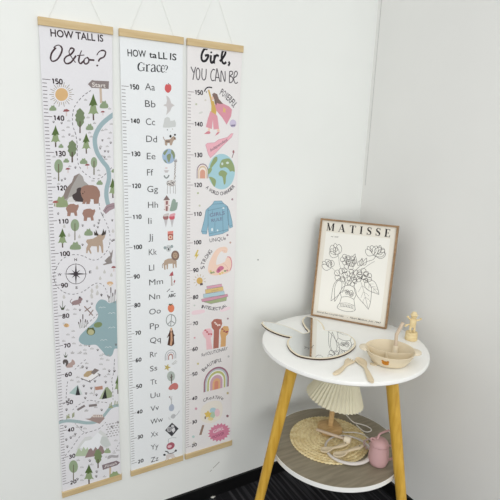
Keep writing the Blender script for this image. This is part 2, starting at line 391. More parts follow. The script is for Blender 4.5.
DK = (62,52,56); GR = (96,94,96)
def forest(A):
    K = A.K
    K(30,0,100); A.text(DK, 'HOW TALL IS', (103,181), (367,209), 18.2, bold=.020)
    s = lambda p, w=(2.6,4.6,4.0,4.6,2.8): A.stroke((74,58,62), p, list(w), 2)
    s([(118,240),(128,230),(146,226),(160,242),(155,268),(135,298),(112,306),(103,290),(110,262),(130,238)])
    s([(228,313),(212,292),(195,262),(205,241),(220,248),(206,270),(180,284),(171,302),(182,318),(204,312),(222,290),(230,278)])
    s([(258,252),(247,282),(244,308),(254,318),(266,306)]); s([(234,278),(272,275)],(2.4,2.4))
    s([(292,288),(276,292),(269,308),(278,320),(292,312),(294,296),(284,286)])
    A.stroke((74,58,62), [(297,299),(322,301)], 5.0, 2, False); s([(334,276),(346,258),(366,252),(378,262),(370,284),(350,294),(342,308)]); A.ell((74,58,62), 336, 328, 5, 4.5, 2)
    K(40,70,80); A.ell((206,165,104), 135, 153, 40, 40, 2, n=32)
    for i in range(28):
        t = 2*math.pi*i/28; a = 48; b = 64 if i % 2 else 78
        A.stroke((160,140,105) if i%2 else (120,110,100), [(135+a*math.cos(t),153+a*math.sin(t)),(135+b*math.cos(t),153+b*math.sin(t))], 1.4, 1, False)
    A.poly((188,168,148), [(371,110),(385,110),(389,206),(375,206)], 2)
    A.poly((118,104,102), [(299,88),(325,62),(342,66),(431,70),(429,118),(340,112),(322,112)], 3); A.text((228,222,216), 'Start', (326,104), (410,110), 11.5, lay=5, bold=.006)
    A.bush(400,215,48,50,4); A.bush(80,237,40,36); A.shroom(165,255,44); A.shroom(393,262,28)
    A.pine(333,147,314,66); A.wavy(250,237,394,60); A.bush(310,355,42,42); A.pine(97,345,482,60); A.bush(131,474,28,26)
    A.dash(GR, [(318,128),(272,160),(226,212),(206,265),(204,340),(222,400),(232,460),(234,500)])
    K(30,100,100); A.pine(281,165,268,44); A.wavy(211,200,312,46); A.oval(143,330,22,34,405); A.oval(320,312,16,27,374)
    A.bush(181,302,26,22); A.bush(268,305,34,30); A.bush(348,412,28,25); A.shroom(190,345,26); A.shroom(287,325,26)
    A.pine(413,390,490,34)
    A.dash(GR, [(236,225),(236,280),(242,320),(266,360),(310,390),(350,392),(386,362),(416,330)])
    A.stroke((140,166,172), [(440,58),(400,85),(358,122),(332,165),(324,205),(334,258),(362,305),(388,340),(395,390),(384,440),(382,480),(390,520),(402,540)], 13, 1, n=8)
    K(45,150,80)
    A.poly((152,147,142), [(122,300),(132,240),(168,200),(182,162),(214,146),(236,166),(245,195),(270,215),(288,262),(285,322),(130,325)], 1)
    A.poly((122,107,100), [(100,320),(132,240),(168,200),(182,162),(214,146),(196,178),(166,232),(140,300)], 2)
    A.poly((205,203,200), [(132,325),(150,296),(175,288),(190,325)], 2)
    A.poly((74,66,66), [(170,285),(195,265),(200,242),(225,235),(245,265),(252,320),(190,318)], 3, True)
    A.bush(100,322,78,72,4,(130,146,98)); A.shroom(66,326,40,5,(150,60,48))
    bear = [(222,262),(228,232),(248,222),(268,219),(300,220),(325,230),(342,258),(345,286),(338,300),(335,335),(306,337),(303,308),(284,306),(279,337),(258,338),(257,320),(250,337),(232,336),(240,310),(228,288)]
    A.poly((140,98,78), bear, 4); A.ell((80,60,55), 236, 272, 4, 4, 5); A.ell((80,60,55), 246, 262, 3, 3, 5)
    cub = [(130,368),(138,345),(160,337),(180,336),(194,344),(208,340),(212,352),(204,372),(198,384),(202,410),(186,412),(181,392),(162,392),(158,413),(138,413),(140,388)]
    A.poly((146,104,86), cub, 3); A.poly((146,104,86), [(x+103,y+30) for x, y in cub], 3)
    A.poly((148,122,130), [(362,380),(384,345),(425,330),(440,332),(440,362),(405,378),(380,400)], 4); A.stroke((110,92,98), [(372,388),(392,358),(440,348)], 1.2, 5)
    A.pine(424,178,300,50,3); A.bush(428,128,24,26)
    K(45,220,80)
    A.dash(GR, [(70,300),(98,255),(140,226),(190,216),(240,226),(290,248),(330,246),(370,215),(400,165),(406,100),(392,40),(376,4),(345,-60),(338,-110)])
    A.dash(GR, [(72,300),(58,325),(56,362),(66,398),(78,418),(120,452),(175,464),(240,446),(290,410),(330,394),(368,412),(388,452)])
    A.pine(109,52,172,58); A.oval(187,32,27,38,126); A.bush(190,160,62,52); A.bush(272,75,48,46)
    A.poly((168,144,122), [(256,135),(262,122),(300,116),(322,104),(330,92),(350,90),(378,94),(372,112),(360,128),(364,165),(364,205),(355,206),(348,165),(338,158),(336,202),(327,202),(324,165),(290,163),(280,180),(292,208),(284,211),(270,186),(266,206),(257,208),(258,175),(268,152)], 3)
    for P in ([(332,98),(308,96),(306,68),(316,82),(318,58),(327,80),(334,90)], [(354,98),(380,90),(382,60),(371,76),(365,54),(358,80),(352,90)]): A.poly((72,66,62), P, 4)
    A.poly((126,116,112), [(372,255),(392,234),(408,222),(401,192),(412,208),(425,183),(420,226),(415,246),(420,270),(368,282),(360,276),(384,268)], 3)
    A.shroom(430,296,34)
    A.stroke(DK, [(193+62*math.cos(t*math.pi/16), 337+62*math.sin(t*math.pi/16)) for t in range(32)], 1.6, 2, False, True)
    for a, l, w in ((0,74,9),(90,72,9),(180,76,9),(270,72,9),(45,38,7),(135,38,7),(225,38,7),(315,38,7)):
        t = math.radians(a); cx, cy = 193, 337
        A.poly((66,60,64), [(cx+l*math.cos(t),cy+l*math.sin(t)),(cx+w*math.cos(t+.8),cy+w*math.sin(t+.8)),(cx-2*math.cos(t),cy-2*math.sin(t)),(cx+w*math.cos(t-.8),cy+w*math.sin(t-.8))], 3)
    A.htext(DK,'N',(184,256),200,8,bold=.02); A.htext(DK,'W',(80,350),104,8,bold=.02); A.htext(DK,'E',(276,333),290,8,bold=.02); A.htext(DK,'S',(190,431),204,8,bold=.02)
    for x, y in ((120,40),(150,95),(215,105),(372,325),(415,345),(345,365),(325,415),(293,440),(328,455),(290,470),(118,480),(325,300),(425,70)): A.drop(x,y,9)
    for x, y in ((235,35),(235,155),(308,35),(335,20),(330,45),(352,468),(420,130),(430,125)): A.paw(x,y,5)
    K(50,280,80)
    A.poly((132,162,167), [(285,180),(290,148),(315,122),(348,128),(372,145),(440,146),(440,400),(404,430),(392,462),(378,478),(362,476),(346,470),(332,450),(312,428),(285,405),(230,407),(195,397),(180,376),(190,345),(230,305),(275,266),(297,235),(300,210)], 1, True)
    for x, y in ((325,172),(385,207),(385,297),(335,375),(363,420)): A.stroke((215,222,222), [(x-20,y+4),(x-10,y-4),(x,y+3),(x+10,y-5),(x+22,y+1)], 1.3, 2, False)
    A.ell((104,124,64), 300, 280, 27, 17, 2, -12); A.ell((96,104,70), 255, 322, 27, 24, 2); A.ell((172,170,122), 255, 326, 20, 18, 3); A.ell((96,104,70), 240, 303, 6, 6, 3); A.ell((96,104,70), 268, 302, 6, 6, 3)
    for a, b in (((188,302),(178,262)),((196,300),(190,245)),((206,300),(205,214)),((215,300),(222,246)),((226,292),(234,252)),((372,140),(360,92)),((382,142),(380,46)),((394,144),(392,80)),((402,146),(408,60)),((412,146),(420,95)),((366,138),(372,100))):
        A.stroke((110,112,100), [a,b], 1.6, 2, False); A.stroke((84,74,72), [b,(b[0]+(a[0]-b[0])*.35,b[1]+(a[1]-b[1])*.35)], 3, 3, False)
    A.ell((206,166,120), 375, 20, 20, 11, 2); A.poly((225,205,180), [(368,22),(384,22),(384,38),(368,38)], 2)
    A.stroke((96,104,84), [(78,130),(79,186)], 1.6, 2, False); A.poly((70,80,62), [(58,154),(78,178),(98,154),(86,186),(72,188)], 3)
    A.ell((140,112,112), 165, 140, 32, 15, 2, -12); A.ell((128,100,102), 190, 120, 14, 11, 3); A.stroke((120,95,98), [(138,148),(126,135),(138,118)], 1.8, 2); A.ell((70,55,58), 186, 108, 6, 6, 4); A.lines((110,85,85), [((150,150),(140,158)),((180,150),(186,160))], 2.2)
    A.lines((122,96,84), [((214,164),(268,222)),((256,168),(216,196)),((244,222),(270,186))], 3.2)
    A.ell((216,174,116), 102, 283, 18, 12, 2, 10); A.lines((110,85,60), [((96,273),(94,293)),((106,273),(105,294))], 1.6, 3); A.ell((200,200,200), 88, 272, 10, 6, 2)
    for x, y in ((263,72),(293,45),(262,106),(295,86),(88,108)): A.drop(x,y,9)
    for x, y in ((110,190),(155,185),(155,216),(145,322),(112,344),(146,362),(86,384),(150,400),(222,412),(190,412),(140,460),(190,455),(218,440),(262,432),(220,460)): A.tuft(x,y,22)
    for x, y in ((232,133),(262,148),(187,188),(322,96),(245,412),(298,438),(412,404)): A.paw(x,y,5)
    A.dash(GR, [(298,212),(270,240),(240,268),(210,300)])
    K(50,350,75)
    A.stroke((96,104,84), [(104,15),(105,48)], 1.6, 2, False); A.poly((70,80,62), [(90,28),(104,44),(118,28),(110,50),(98,50)], 3)
    A.poly((96,90,88), [(85,78),(92,64),(112,64),(122,80),(118,105),(104,108),(105,90),(98,84),(96,96),(88,92)], 2, True); A.poly((168,142,134), [(108,112),(122,90),(140,80),(148,62),(164,76),(166,94),(152,104),(150,114),(118,118)], 3, True)
    A.poly((232,230,230), [(205,188),(262,170),(322,152),(326,168),(264,212),(240,200)], 2); A.poly((172,146,104), [(224,165),(245,142),(280,136),(296,148),(252,180),(226,178)], 3); A.poly((112,98,92), [(272,150),(298,122),(328,134),(292,164)], 3)
    A.lines((95,90,92), [((205,188),(240,202)),((240,202),(262,212)),((262,212),(322,170)),((210,190),(216,200)),((262,200),(268,218)),((318,156),(332,166))], 2.4, 4)
    A.poly((160,184,180), [(126,288),(185,232),(172,300)], 2); A.poly((192,202,198), [(185,232),(218,296),(200,300)], 2); A.poly((56,56,58), [(170,302),(184,234),(202,300)], 3)
    A.poly((160,172,140), [(328,325),(368,252),(352,328)], 2); A.poly((134,148,108), [(368,250),(384,246),(414,284),(412,314),(376,324)], 2); A.poly((52,52,50), [(346,328),(369,256),(380,322)], 3)
    A.lines((150,140,130), [((300,240),(292,306))], 1.6); A.poly((172,120,95), [(300,246),(350,238),(352,262),(302,268)], 3)
    A.poly((112,102,100), [(178,394),(228,364),(236,376),(186,406)], 2); A.poly((112,102,100), [(258,364),(312,358),(314,374),(260,380)], 2)
    A.pine(452,168,292,44,2)
    A.stroke((146,170,172), [(50,488),(90,476),(130,472),(190,478),(250,486),(310,478),(352,446),(396,392),(432,372),(480,366)], 11, 1)
    A.poly((148,124,116), [(232,458),(266,456),(292,432),(350,432),(364,456),(346,476),(330,492),(300,480)], 3)
    for x in range(282,345,12): A.poly((214,202,192), [(x,448),(x+6,424),(x+11,448)], 4)
    for x, y in ((112,446),(124,440),(150,436),(158,430),(398,372),(408,362),(432,352),(446,356)): A.stroke((134,142,100), [(x,y+16),(x+2,y-14)], 3.2, 2, False)
    A.bush(122,446,22,18,2,(160,165,130)); A.bush(405,378,28,18,2,(150,158,112))
    A.dash(GR, [(118,210),(112,250),(108,310),(106,350),(85,360),(65,365)]); A.dash(GR, [(165,130),(200,95),(240,62)])
    A.dash(GR, [(150,400),(200,360),(262,336),(330,345),(392,352)]); A.dash(GR, [(420,330),(418,260),(412,200),(424,150),(430,60)])
    for x, y in ((218,112),(245,120),(225,240),(300,208),(330,168),(275,255),(240,290),(235,320),(310,300),(110,398),(372,215),(395,140),(430,140),(345,400),(125,330)): A.paw(x,y,6)
    for x, y in ((150,20),(195,25),(235,28),(245,92),(185,185),(145,205),(190,215),(210,122),(345,62),(385,70),(360,30),(340,98),(362,130),(370,180),(390,165),(275,292),(240,410),(305,385),(245,405),(315,355),(340,40),(390,40)): A.tuft(x,y,24)
    K(55,420,75)
    A.poly((206,208,206), [(140,200),(165,158),(200,114),(240,108),(262,130),(300,66),(340,92),(372,160),(355,182),(300,190)], 1)
    A.poly((228,230,232), [(165,185),(200,140),(240,130),(285,82),(322,110),(300,150),(320,182),(240,210)], 2)
    A.poly((192,198,194), [(300,150),(312,108),(342,112),(374,168),(340,180),(318,168)], 3)
    A.poly((168,184,152), [(132,242),(152,196),(160,188),(176,208),(190,178),(205,198),(216,180),(238,232),(200,240)], 3)
    A.poly((134,108,106), [(198,252),(226,196),(240,186),(254,206),(270,178),(286,198),(302,168),(318,178),(332,216),(300,236)], 4)
    A.wavy(287,192,320,52,5,(98,120,64)); A.bush(350,203,38,36,4,(140,158,118)); A.oval(123,310,30,42,402,4,(134,154,116)); A.pine(226,294,426,66,4)
    A.poly((190,168,136), [(362,318),(374,314),(372,384),(362,388)], 5); A.poly((112,92,98), [(313,300),(410,270),(434,282),(416,300),(319,332)], 6); A.text((228,222,218), 'Finish', (330,320), (412,294), 10, lay=8, shear=.3, bold=.006)
    A.bush(400,362,66,44,6,(130,150,100)); A.poly((160,156,158), [(348,262),(356,238),(380,232),(410,236),(424,230),(422,250),(398,252),(380,250),(362,258)], 3)
    for x, y in ((70,45),(175,48),(135,95),(75,132),(82,178),(105,118),(232,272),(278,345),(275,376),(380,45),(420,15),(150,395)): A.paw(x,y,6)
    for x, y in ((125,110),(150,50),(200,60),(155,272),(180,318),(178,372),(180,405),(245,300),(395,222),(420,205),(405,140),(345,250),(330,380)): A.tuft(x,y,24)
    A.dash(GR, [(52,262),(78,226),(112,186),(142,142),(182,94),(240,76),(300,54),(338,14)], 1.8, 8, 6); A.dash(GR, [(392,210),(420,170),(436,120),(434,60)], 1.6, 6, 5); A.dash(GR, [(120,10),(150,40),(185,75),(210,90)], 1.6, 6, 5)
    for j in range(6):
        for i in range(5):
            x = 340+i*20+(j%2)*9; y = 32+j*16-i*4
            A.stroke((120,116,114), [(x,y),(x+11,y-2)], 3, 2, False)
    # scattered grass and tracks on the upper meadow
    K(40,70,80)
    for x, y in ((285,190),(300,300),(340,335),(435,245),(180,320),(175,360),(145,380),(145,420),(205,415),(390,380),(412,375),(440,395),(430,430),(380,480),(420,480),(445,340),(310,395),(320,420)): A.tuft(x,y,20)
    for x, y in ((85,325),(135,332),(183,404),(250,435),(390,440),(442,455),(376,490)): A.paw(x,y,5)
    K(45,150,80)
    for x, y in ((57,45),(95,45),(60,180),(155,105),(300,195),(335,130),(340,160),(85,215),(400,45),(355,40),(380,60)): A.tuft(x,y,20)
    for x, y in ((190,110),(125,180),(105,190),(375,8),(372,45),(395,10),(82,398),(340,440),(360,405),(420,440)): A.paw(x,y,5)

LT = (98,98,100)
def alphabet(A):
    K = A.K; k = (40,40,42)
    K(112,10,80)
    # heading letters, hand drawn strokes of unequal weight
    def T(segs, w=4.6): 
        for p in segs: A.stroke(k, p, w, 2, len(p) > 2)
    A.text(k, 'HOW', (98,288), (214,296), 19, bold=.012); A.text(k, 'ta', (232,297), (280,302), 17.5, bold=.014)
    A.text(k, 'LL', (290,304), (346,309), 19, bold=.014); A.text(k, 'IS', (362,310), (402,316), 19, bold=.012)
    T([[(338,262),(338,264)]], 2)
    g = (52,54,58)
    def sv(p, w): A.stroke(g, p, w, 2)
    sv([(200,342),(190,330),(176,330),(165,346),(164,364),(172,378),(186,380),(199,372)], [1.2,2,4.6,4.6,2.4,1.6,2.6]); sv([(199,360),(199,380)], [3.6,3.6]); sv([(188,360),(206,360)],[1.2,1.2]); sv([(200,330),(201,344)],[1.2,1.2])
    sv([(218,342),(218,382)], [4.4,4.4]); sv([(210,342),(220,342)],[1.3,1.3]); sv([(210,383),(228,383)],[1.4,1.4]); sv([(220,352),(228,342),(238,342)], [1.4,2.4,3.8])
    sv([(246,350),(254,342),(264,344),(268,356),(268,386)], [2,2,3.6,4.2,4.2]); sv([(268,360),(252,366),(245,376),(252,386),(264,380)], [1.3,3,4,2,1.3]); sv([(268,386),(274,385)],[1.4,1.4])
    sv([(302,352),(294,344),(284,350),(281,366),(286,382),(296,386),(304,380)], [3.4,1.6,3,4.4,3.2,1.6,1.2])
    sv([(309,366),(328,368),(326,352),(317,346),(310,354),(307,370),(312,386),(320,389),(329,384)], [1.3,1.3,2.4,1.8,3.4,4.4,3,1.6,1.2])
    sv([(331,352),(338,346),(346,352),(344,366),(338,374),(337,380)], [2,1.4,3.4,2.6,1.4,1.2]); A.ell(g, 337, 389, 2.4, 2.4, 2)
    L = [('Aa',145,155,89.8),('Bb',145,155.5,106.8),('Cc',145.8,155,124.8),('Dd',146.2,157,142),('Ee',146.8,155.5,159.2),('Ff',147,153.2,175.5),('Gg',147.2,158,192.2),('Hh',148,158,208),('Ii',148.2,151.6,224),('Jj',148.5,153,240),('Kk',148.8,156.8,255.2),('Ll',149,154.2,270.8),('Mm',149.2,163,285.4),('Nn',149.2,160,300),('Oo',149.2,160.8,314.8),('Pp',149.8,159,329),('Qq',150,160.8,343.4),('Rr',150,157.2,357.5),('Ss',150,157.2,371.6),('Tt',150.5,156.8,385),('Uu',150.5,160,398.6),('Vv',150.5,159,411.6),('Ww',150.5,163,424.6),('Xx',150.8,158.2,437.4),('Yy',150.8,158.5,450),('Zz',150.8,158.5,462.6)]
    A.k = (0,0,1.0)
    for t, a, b, y in L: A.htext((84,84,86), t, (a,y), b, 20)
    K(140,75,50); A.poly((200,62,62), [(250,112),(262,92),(280,96),(300,92),(312,112),(312,145),(296,170),(280,178),(262,168),(248,145)], 2, True); A.lines((110,80,60), [((280,95),(288,82))], 2)
    A.poly((194,189,188), [(262,206),(280,216),(298,238),(312,282),(346,304),(318,320),(302,360),(262,400),(272,345),(266,316),(232,305),(240,296),(262,290),(270,255)], 2)
    K(140,120,50); A.poly((197,200,198), [(230,62),(238,25),(246,-16),(270,-32),(296,-22),(304,8),(330,8),(345,-2),(360,30),(356,68),(290,76),(234,76)], 2); A.drop(274,98,6,2,(110,110,112)); A.drop(325,92,6,2); A.drop(305,118,4,2)
    A.poly((166,142,122), [(246,198),(300,192),(318,172),(336,160),(356,176),(360,196),(340,202),(328,220),(318,252),(300,254),(296,230),(276,230),(270,256),(250,252)], 2); A.stroke((140,115,98), [(250,205),(240,190),(232,168)], 2.2, 2); A.ell((38,36,38), 305, 162, 11, 14, 3); A.ell((38,36,38), 349, 148, 10, 10, 3); A.ell((38,36,38), 348, 182, 7, 6, 3); A.poly((112,90,76), [(256,206),(300,204),(296,222),(260,224)], 3)
    A.ell((150,176,202), 287, 362, 65, 75, 2, n=32)
    for P in ([(232,330),(262,300),(280,296),(262,330),(246,352)], [(315,296),(340,320),(350,360),(335,390),(325,350),(310,330)], [(268,355),(300,335),(310,360),(300,400),(290,425),(275,400)], [(236,395),(256,405),(268,432),(250,420)]): A.poly((118,134,92), P, 3, True)
    K(140,165,50); A.ell((205,170,165), 262, 30, 14, 5, 2); A.poly((190,185,185), [(238,52),(290,52),(276,76),(252,76)], 2); A.stroke((120,128,126), [(240,105),(256,128),(276,124),(290,100)], 4.5, 2)
    for i in range(16):
        A.ell((104,100,98), 352+random.uniform(-6,6), -20+i*10.5, 5, 4, 3, n=8)
    A.stroke((205,200,196), [(356,-25),(350,60),(342,150)], 4.6, 2); A.ell((150,146,144), 355, -38, 17, 12, 3); A.lines((120,115,112), [((352,-50),(350,-64)),((362,-48),(366,-60))], 1.6)
    A.ell((205,200,196), 311, 182, 46, 32, 2)
    for i in range(34): A.ell((104,100,98), 311+random.uniform(-42,42), 182+random.uniform(-26,26), 5, 4, 3, n=8)
    A.lines((165,160,160), [((274,200),(274,288)),((302,205),(302,286)),((334,205),(334,284)),((354,195),(354,288))], 1.8)
    A.poly((224,208,204), [(244,350),(292,350),(292,458),(246,458)], 1); A.poly((112,84,80), [(232,352),(266,302),(300,350)], 2); A.poly((134,76,72), [(258,360),(280,360),(278,396),(258,398)], 2); A.poly((134,76,72), [(258,412),(278,412),(276,460),(258,462)], 2); A.lines((150,110,105), [((238,446),(252,446)),((282,404),(298,404))], 2)
    A.poly((132,154,140), [(300,460),(308,408),(322,352),(340,338),(356,352),(360,374),(376,372),(374,412),(358,452)], 2, True)
    K(140,210,50)
    for x, c, t in ((258,(146,84,84),(196,188,186)),(320,(196,66,84),(214,150,160))):
        A.poly((186,182,184), [(x-20,88),(x+20,88),(x,176)], 2); A.poly(c, [(x-26,62),(x+24,60),(x+20,92),(x-20,94)], 3, True); A.poly(t, [(x-18,44),(x+28,32),(x+26,58),(x-22,64)], 3, True)
    A.poly((162,58,44), [(276,240),(332,238),(330,298),(280,304)], 2); A.poly((214,122,108), [(276,214),(332,208),(332,236),(276,240)], 2); A.ell((228,206,180), 304, 272, 20, 20, 3); A.ell((190,80,60), 304, 272, 11, 11, 4)
    A.ell((190,194,194), 284, 384, 28, 34, 2); A.ell((140,154,154), 250, 378, 15, 16, 3); A.ell((140,154,154), 318, 364, 14, 16, 3); A.ell((60,58,60), 286, 392, 7, 12, 4); A.ell((90,90,92), 272, 376, 4, 4, 4); A.ell((90,90,92), 300, 374, 4, 4, 4)
    K(140,255,50)
    A.poly((172,148,126), [(234,95),(244,55),(280,36),(335,32),(366,60),(366,125),(354,126),(350,90),(340,92),(340,132),(328,132),(326,86),(282,88),(278,142),(266,142),(264,96),(254,106),(256,146),(242,146)], 2); A.ell((112,82,64), 352, 5, 40, 50, 3); A.ell((172,144,116), 352, 4, 24, 30, 4); A.stroke((140,112,92), [(236,80),(224,100),(226,130)], 2.2, 2)
    A.ell((90,70,60), 344, -4, 3, 4, 5); A.ell((90,70,60), 360, -4, 3, 4, 5); A.ell((80,60,50), 352, 12, 5, 4, 5)
    A.poly((182,166,160), [(309,205),(319,205),(326,306),(310,308)], 2); A.poly((164,46,60), [(292,210),(306,182),(328,162),(334,206)], 3); A.poly((150,44,56), [(334,268),(346,246),(354,256),(346,280)], 3); A.stroke((182,166,160), [(342,272),(338,300)], 2, 2)
    A.text((38,38,40), 'ABC', (282,426), (356,412), 11, bold=.03); A.lines((90,90,92), [((268,368),(300,338)),((308,366),(334,364))], 2.4)
    K(140,300,50); A.ell((216,112,64), 310, 82, 33, 42, 2); A.poly((64,84,62), [(284,44),(300,36),(312,46),(326,26),(320,48),(304,56)], 3)
    A.stroke((132,138,136), [(310+48*math.cos(t*math.pi/14), 203+58*math.sin(t*math.pi/14)) for t in range(28)], 3, 2, False, True); A.lines((132,138,136), [((316,148),(306,258)),((310,206),(276,244)),((310,206),(346,232))], 2.8)
    A.poly((82,58,50), [(298,300),(312,280),(328,300),(336,340),(350,356),(338,360),(342,440),(318,462),(274,450),(290,360),(266,384),(290,330)], 2); A.ell((206,164,136), 312, 300, 11, 17, 3); A.poly((196,146,108), [(304,322),(322,322),(326,400),(316,458),(298,450),(306,390)], 3); A.poly((200,160,60), [(300,286),(306,276),(312,284),(318,274),(324,286)], 4)
    K(140,345,50); c = A.uv((305,134)); A.arches(c[0], c[1]-.004, [(.0215,.038,(168,174,176)),(.0180,.0345,(236,238,238)),(.0150,.030,(170,172,178)),(.0118,.0265,(236,238,238)),(.0092,.0225,(164,112,104)),(.0055,.017,(236,236,236))], 2)
    A.poly((182,162,74), [(272+ (36 if i%2==0 else 15)*math.sin(i*math.pi/5+.3), 224-(38 if i%2==0 else 16)*math.cos(i*math.pi/5+.3)) for i in range(10)], 3); A.lines((180,180,176), [((316,190),(362,150)),((322,196),(372,160)),((330,196),(366,178))], 2)
    A.ell((166,176,168), 310, 312, 40, 50, 2); A.lines((104,92,86), [((314,292),(316,386))], 4, 3); A.lines((104,92,86), [((315,330),(330,310)),((314,336),(298,316))], 1.8, 3)
    A.poly((190,100,94), [(284,440),(302,404),(340,380),(372,386),(382,412),(374,438),(350,448),(330,440),(312,450)], 3, True)
    K(140,390,50); A.poly((164,174,190), [(308,140),(322,140),(336,152),(342,178),(332,204),(308,212),(290,196),(292,164),(304,150)], 2, True); A.stroke((140,136,134), [(314,140),(312,100),(296,70)], 1.8, 2); A.stroke((140,136,134), [(313,110),(320,60)], 1.6, 2); A.ell((150,130,130), 296, 70, 8, 8, 3)
    A.poly((178,180,182), [(306,272),(318,248),(342,240),(356,252),(350,272),(330,286)], 2, True); A.stroke((170,172,176), [(350,262),(374,240),(396,206)], 2.2, 2); A.stroke((180,182,184), [(288,270),(292,290),(310,290)], 2, 2)
    A.poly((64,64,68), [(320,326),(386,386),(318,464),(250,402)], 2); A.ell((172,172,174), 294, 394, 26, 26, 3); A.ell((196,196,198), 326, 362, 16, 14, 3); A.poly((214,214,216), [(322,384),(346,374),(352,404),(332,428),(318,408)], 3); A.lines((90,90,94), [((282,384),(306,400)),((284,398),(302,410)),((290,378),(312,388))], 1.6, 4)
    K(140,425,50); A.poly((158,56,78), [(264,220),(278,188),(318,172),(344,190),(342,216),(318,240),(280,244)], 2, True); A.ell((222,178,186), 296, 214, 22, 14, 3, -20); A.stroke((150,160,160), [(284,178),(286,142),(316,128),(364,128)], 1.8, 2)
    A.poly((206,198,194), [(260,300),(300,284),(340,288),(346,310),(352,322),(330,330),(300,322),(284,340),(262,345)], 2); A.ell((44,44,46), 244, 298, 13, 10, 3); A.stroke((60,60,62), [(250,262),(276,268),(284,286)], 3.6, 3); A.stroke((70,70,72), [(290,286),(330,278),(350,262)], 2.6, 3); A.ell((44,44,46), 358, 256, 10, 11, 3)
    A.lines((150,146,144), [((264,340),(244,362)),((286,336),(284,350)),((318,326),(328,336)),((346,316),(364,328))], 2)

def girl(A):
    K = A.K; k = (44,42,46)
    K(180,30,70)
    def G(p, w=7.2): A.stroke(k, p, w, 3, n=7)
    G([(196,140),(186,132),(168,144),(155,176),(154,206),(164,222),(182,220),(196,202),(203,182),(192,180),(178,184)]); G([(222,180),(219,206),(220,226),(228,234),(240,222)]); A.ell(k, 223, 160, 7, 7, 3)
    G([(247,178),(244,210),(243,240)]); G([(244,214),(252,190),(264,180),(277,188)]); G([(284,224),(304,202),(322,172),(324,150),(312,144),(302,162),(297,196),(302,228),(316,240),(330,228)]); G([(346,226),(354,238),(344,256)], 6.5)
    m = (74,70,76)
    def Y(*ss):
        for p in ss: A.stroke(m, p, 3.1, 3, len(p) > 2)
    Y([(78,262),(96,304)],[(112,264),(102,300),(92,356)],[(128,270),(117,290),(116,325),(124,352),(134,352),(141,325),(140,290),(128,270)],[(158,274),(156,330),(166,356),(180,350),(186,320),(187,278)])
    Y([(250,286),(236,282),(222,304),(220,340),(230,362),(246,358)],[(251,366),(262,284),(266,284),(285,370)],[(256,338),(280,341)],[(292,370),(295,290),(320,370),(322,294)])
    Y([(354,296),(352,376)],[(354,296),(372,296),(376,312),(358,330),(374,338),(378,358),(366,374),(352,376)],[(384,340),(400,332),(410,310),(402,294),(390,304),(384,340),(388,370),(400,382),(412,372)])
    K(190,80,60)
    A.stroke((52,50,54), [(120,97),(132,72),(155,60),(184,64)], 4, 2); A.stroke((80,78,80), [(134,108),(140,92)], 2, 2)
    A.poly((210,136,152), [(212,188),(248,188),(275,196),(325,220),(350,246),(342,302),(305,372),(268,312),(222,258),(206,216)], 2); A.poly((214,180,90), [(278,222),(288,240),(300,240),(292,256),(298,276),(284,264),(272,270),(278,250)], 4)
    A.ell((226,190,166), 189, 150, 11, 17, 4); A.poly((112,82,72), [(184,120),(200,106),(226,118),(240,158),(276,200),(240,198),(224,190),(220,212),(206,196),(202,160),(190,134)], 5)
    A.poly((198,162,66), [(148,84),(160,80),(172,120),(184,172),(198,176),(208,212),(220,258),(216,290),(176,264),(178,214),(166,150)], 4)
    A.poly((214,144,156), [(170,258),(216,286),(228,300),(242,408),(196,412),(190,330),(182,408),(132,392),(150,318)], 3); A.ell((232,196,172), 158, 412, 10, 12, 3); A.ell((232,196,172), 236, 420, 12, 12, 3); A.poly((204,120,132), [(116,450),(140,430),(160,424),(172,440),(160,450)], 4); A.poly((204,120,132), [(208,466),(226,436),(250,432),(232,452)], 4)
    A.arc(m, 'POWERFUL', [(244,118),(276,140),(316,176),(346,212),(362,232)], 19, 0)
    A.ell((194,184,208), 358, 362, 28, 33, 2); A.poly((120,110,140), [(338,374),(378,370),(376,386),(342,388)], 3); A.ell((205,205,200), 90, 272, 18, 8, 1, -20)
    K(190,135,60)
    A.poly((228,168,180), [(130,82),(145,68),(205,64),(236,40),(310,20),(330,2),(345,-12),(360,-14),(346,18),(318,44),(260,100),(212,152),(170,190),(154,164)], 2); A.stroke((196,130,148), [(130,82),(145,68),(205,64),(236,40),(310,20),(330,2),(345,-12),(360,-14),(346,18),(318,44),(260,100),(212,152),(170,190),(154,164)], 1.4, 3, False, True)
    A.text((118,74,92), 'Independent', (172,140), (318,44), 9.5, shear=.35, bold=.01)
    c = A.uv((104,352)); A.arches(c[0], c[1]-.004, [(.0215,.050,(124,100,116)),(.0185,.0465,(234,222,216)),(.016,.043,(208,184,152)),(.0128,.037,(234,222,210)),(.0098,.030,(208,148,124))], 1)
    A.ell((156,198,208), 262, 305, 112, 148, 3, n=40)
    g = (132,152,96)
    for P in ([(262,212),(285,200),(325,196),(350,222),(368,262),(372,306),(352,300),(334,304),(318,282),(292,268),(258,276),(246,256)], [(240,312),(262,294),(290,300),(310,320),(300,345),(296,400),(282,410),(270,350),(242,336)], [(166,262),(180,226),(200,190),(225,182),(226,214),(198,250),(176,276)], [(158,350),(190,354),(216,380),(206,430),(190,416),(172,376)], [(150,285),(176,272),(182,292),(160,325),(148,320)]): A.poly(g, P, 4, True)
    A.ell((156,198,208), 282, 282, 16, 7, 5, 15); A.ell((200,214,206), 268, 240, 9, 12, 5); A.ell((200,214,206), 312, 232, 12, 10, 5)
    A.arc(m, 'A WORLD CHANGER', [(128,440),(160,470),(205,494),(262,502),(320,482),(376,430)], 10.5, .006)
    A.stroke((130,104,110), [(350,190),(358,165),(366,135)], 3, 2); A.ell((150,90,96), 362, 140, 8, 14, 2)
    K(190,190,60)
    d = (126,172,192); e = (78,118,140)
    body = [(150,152),(188,116),(202,92),(262,90),(280,112),(310,134),(320,200),(320,340),(270,364),(160,386),(152,330)]
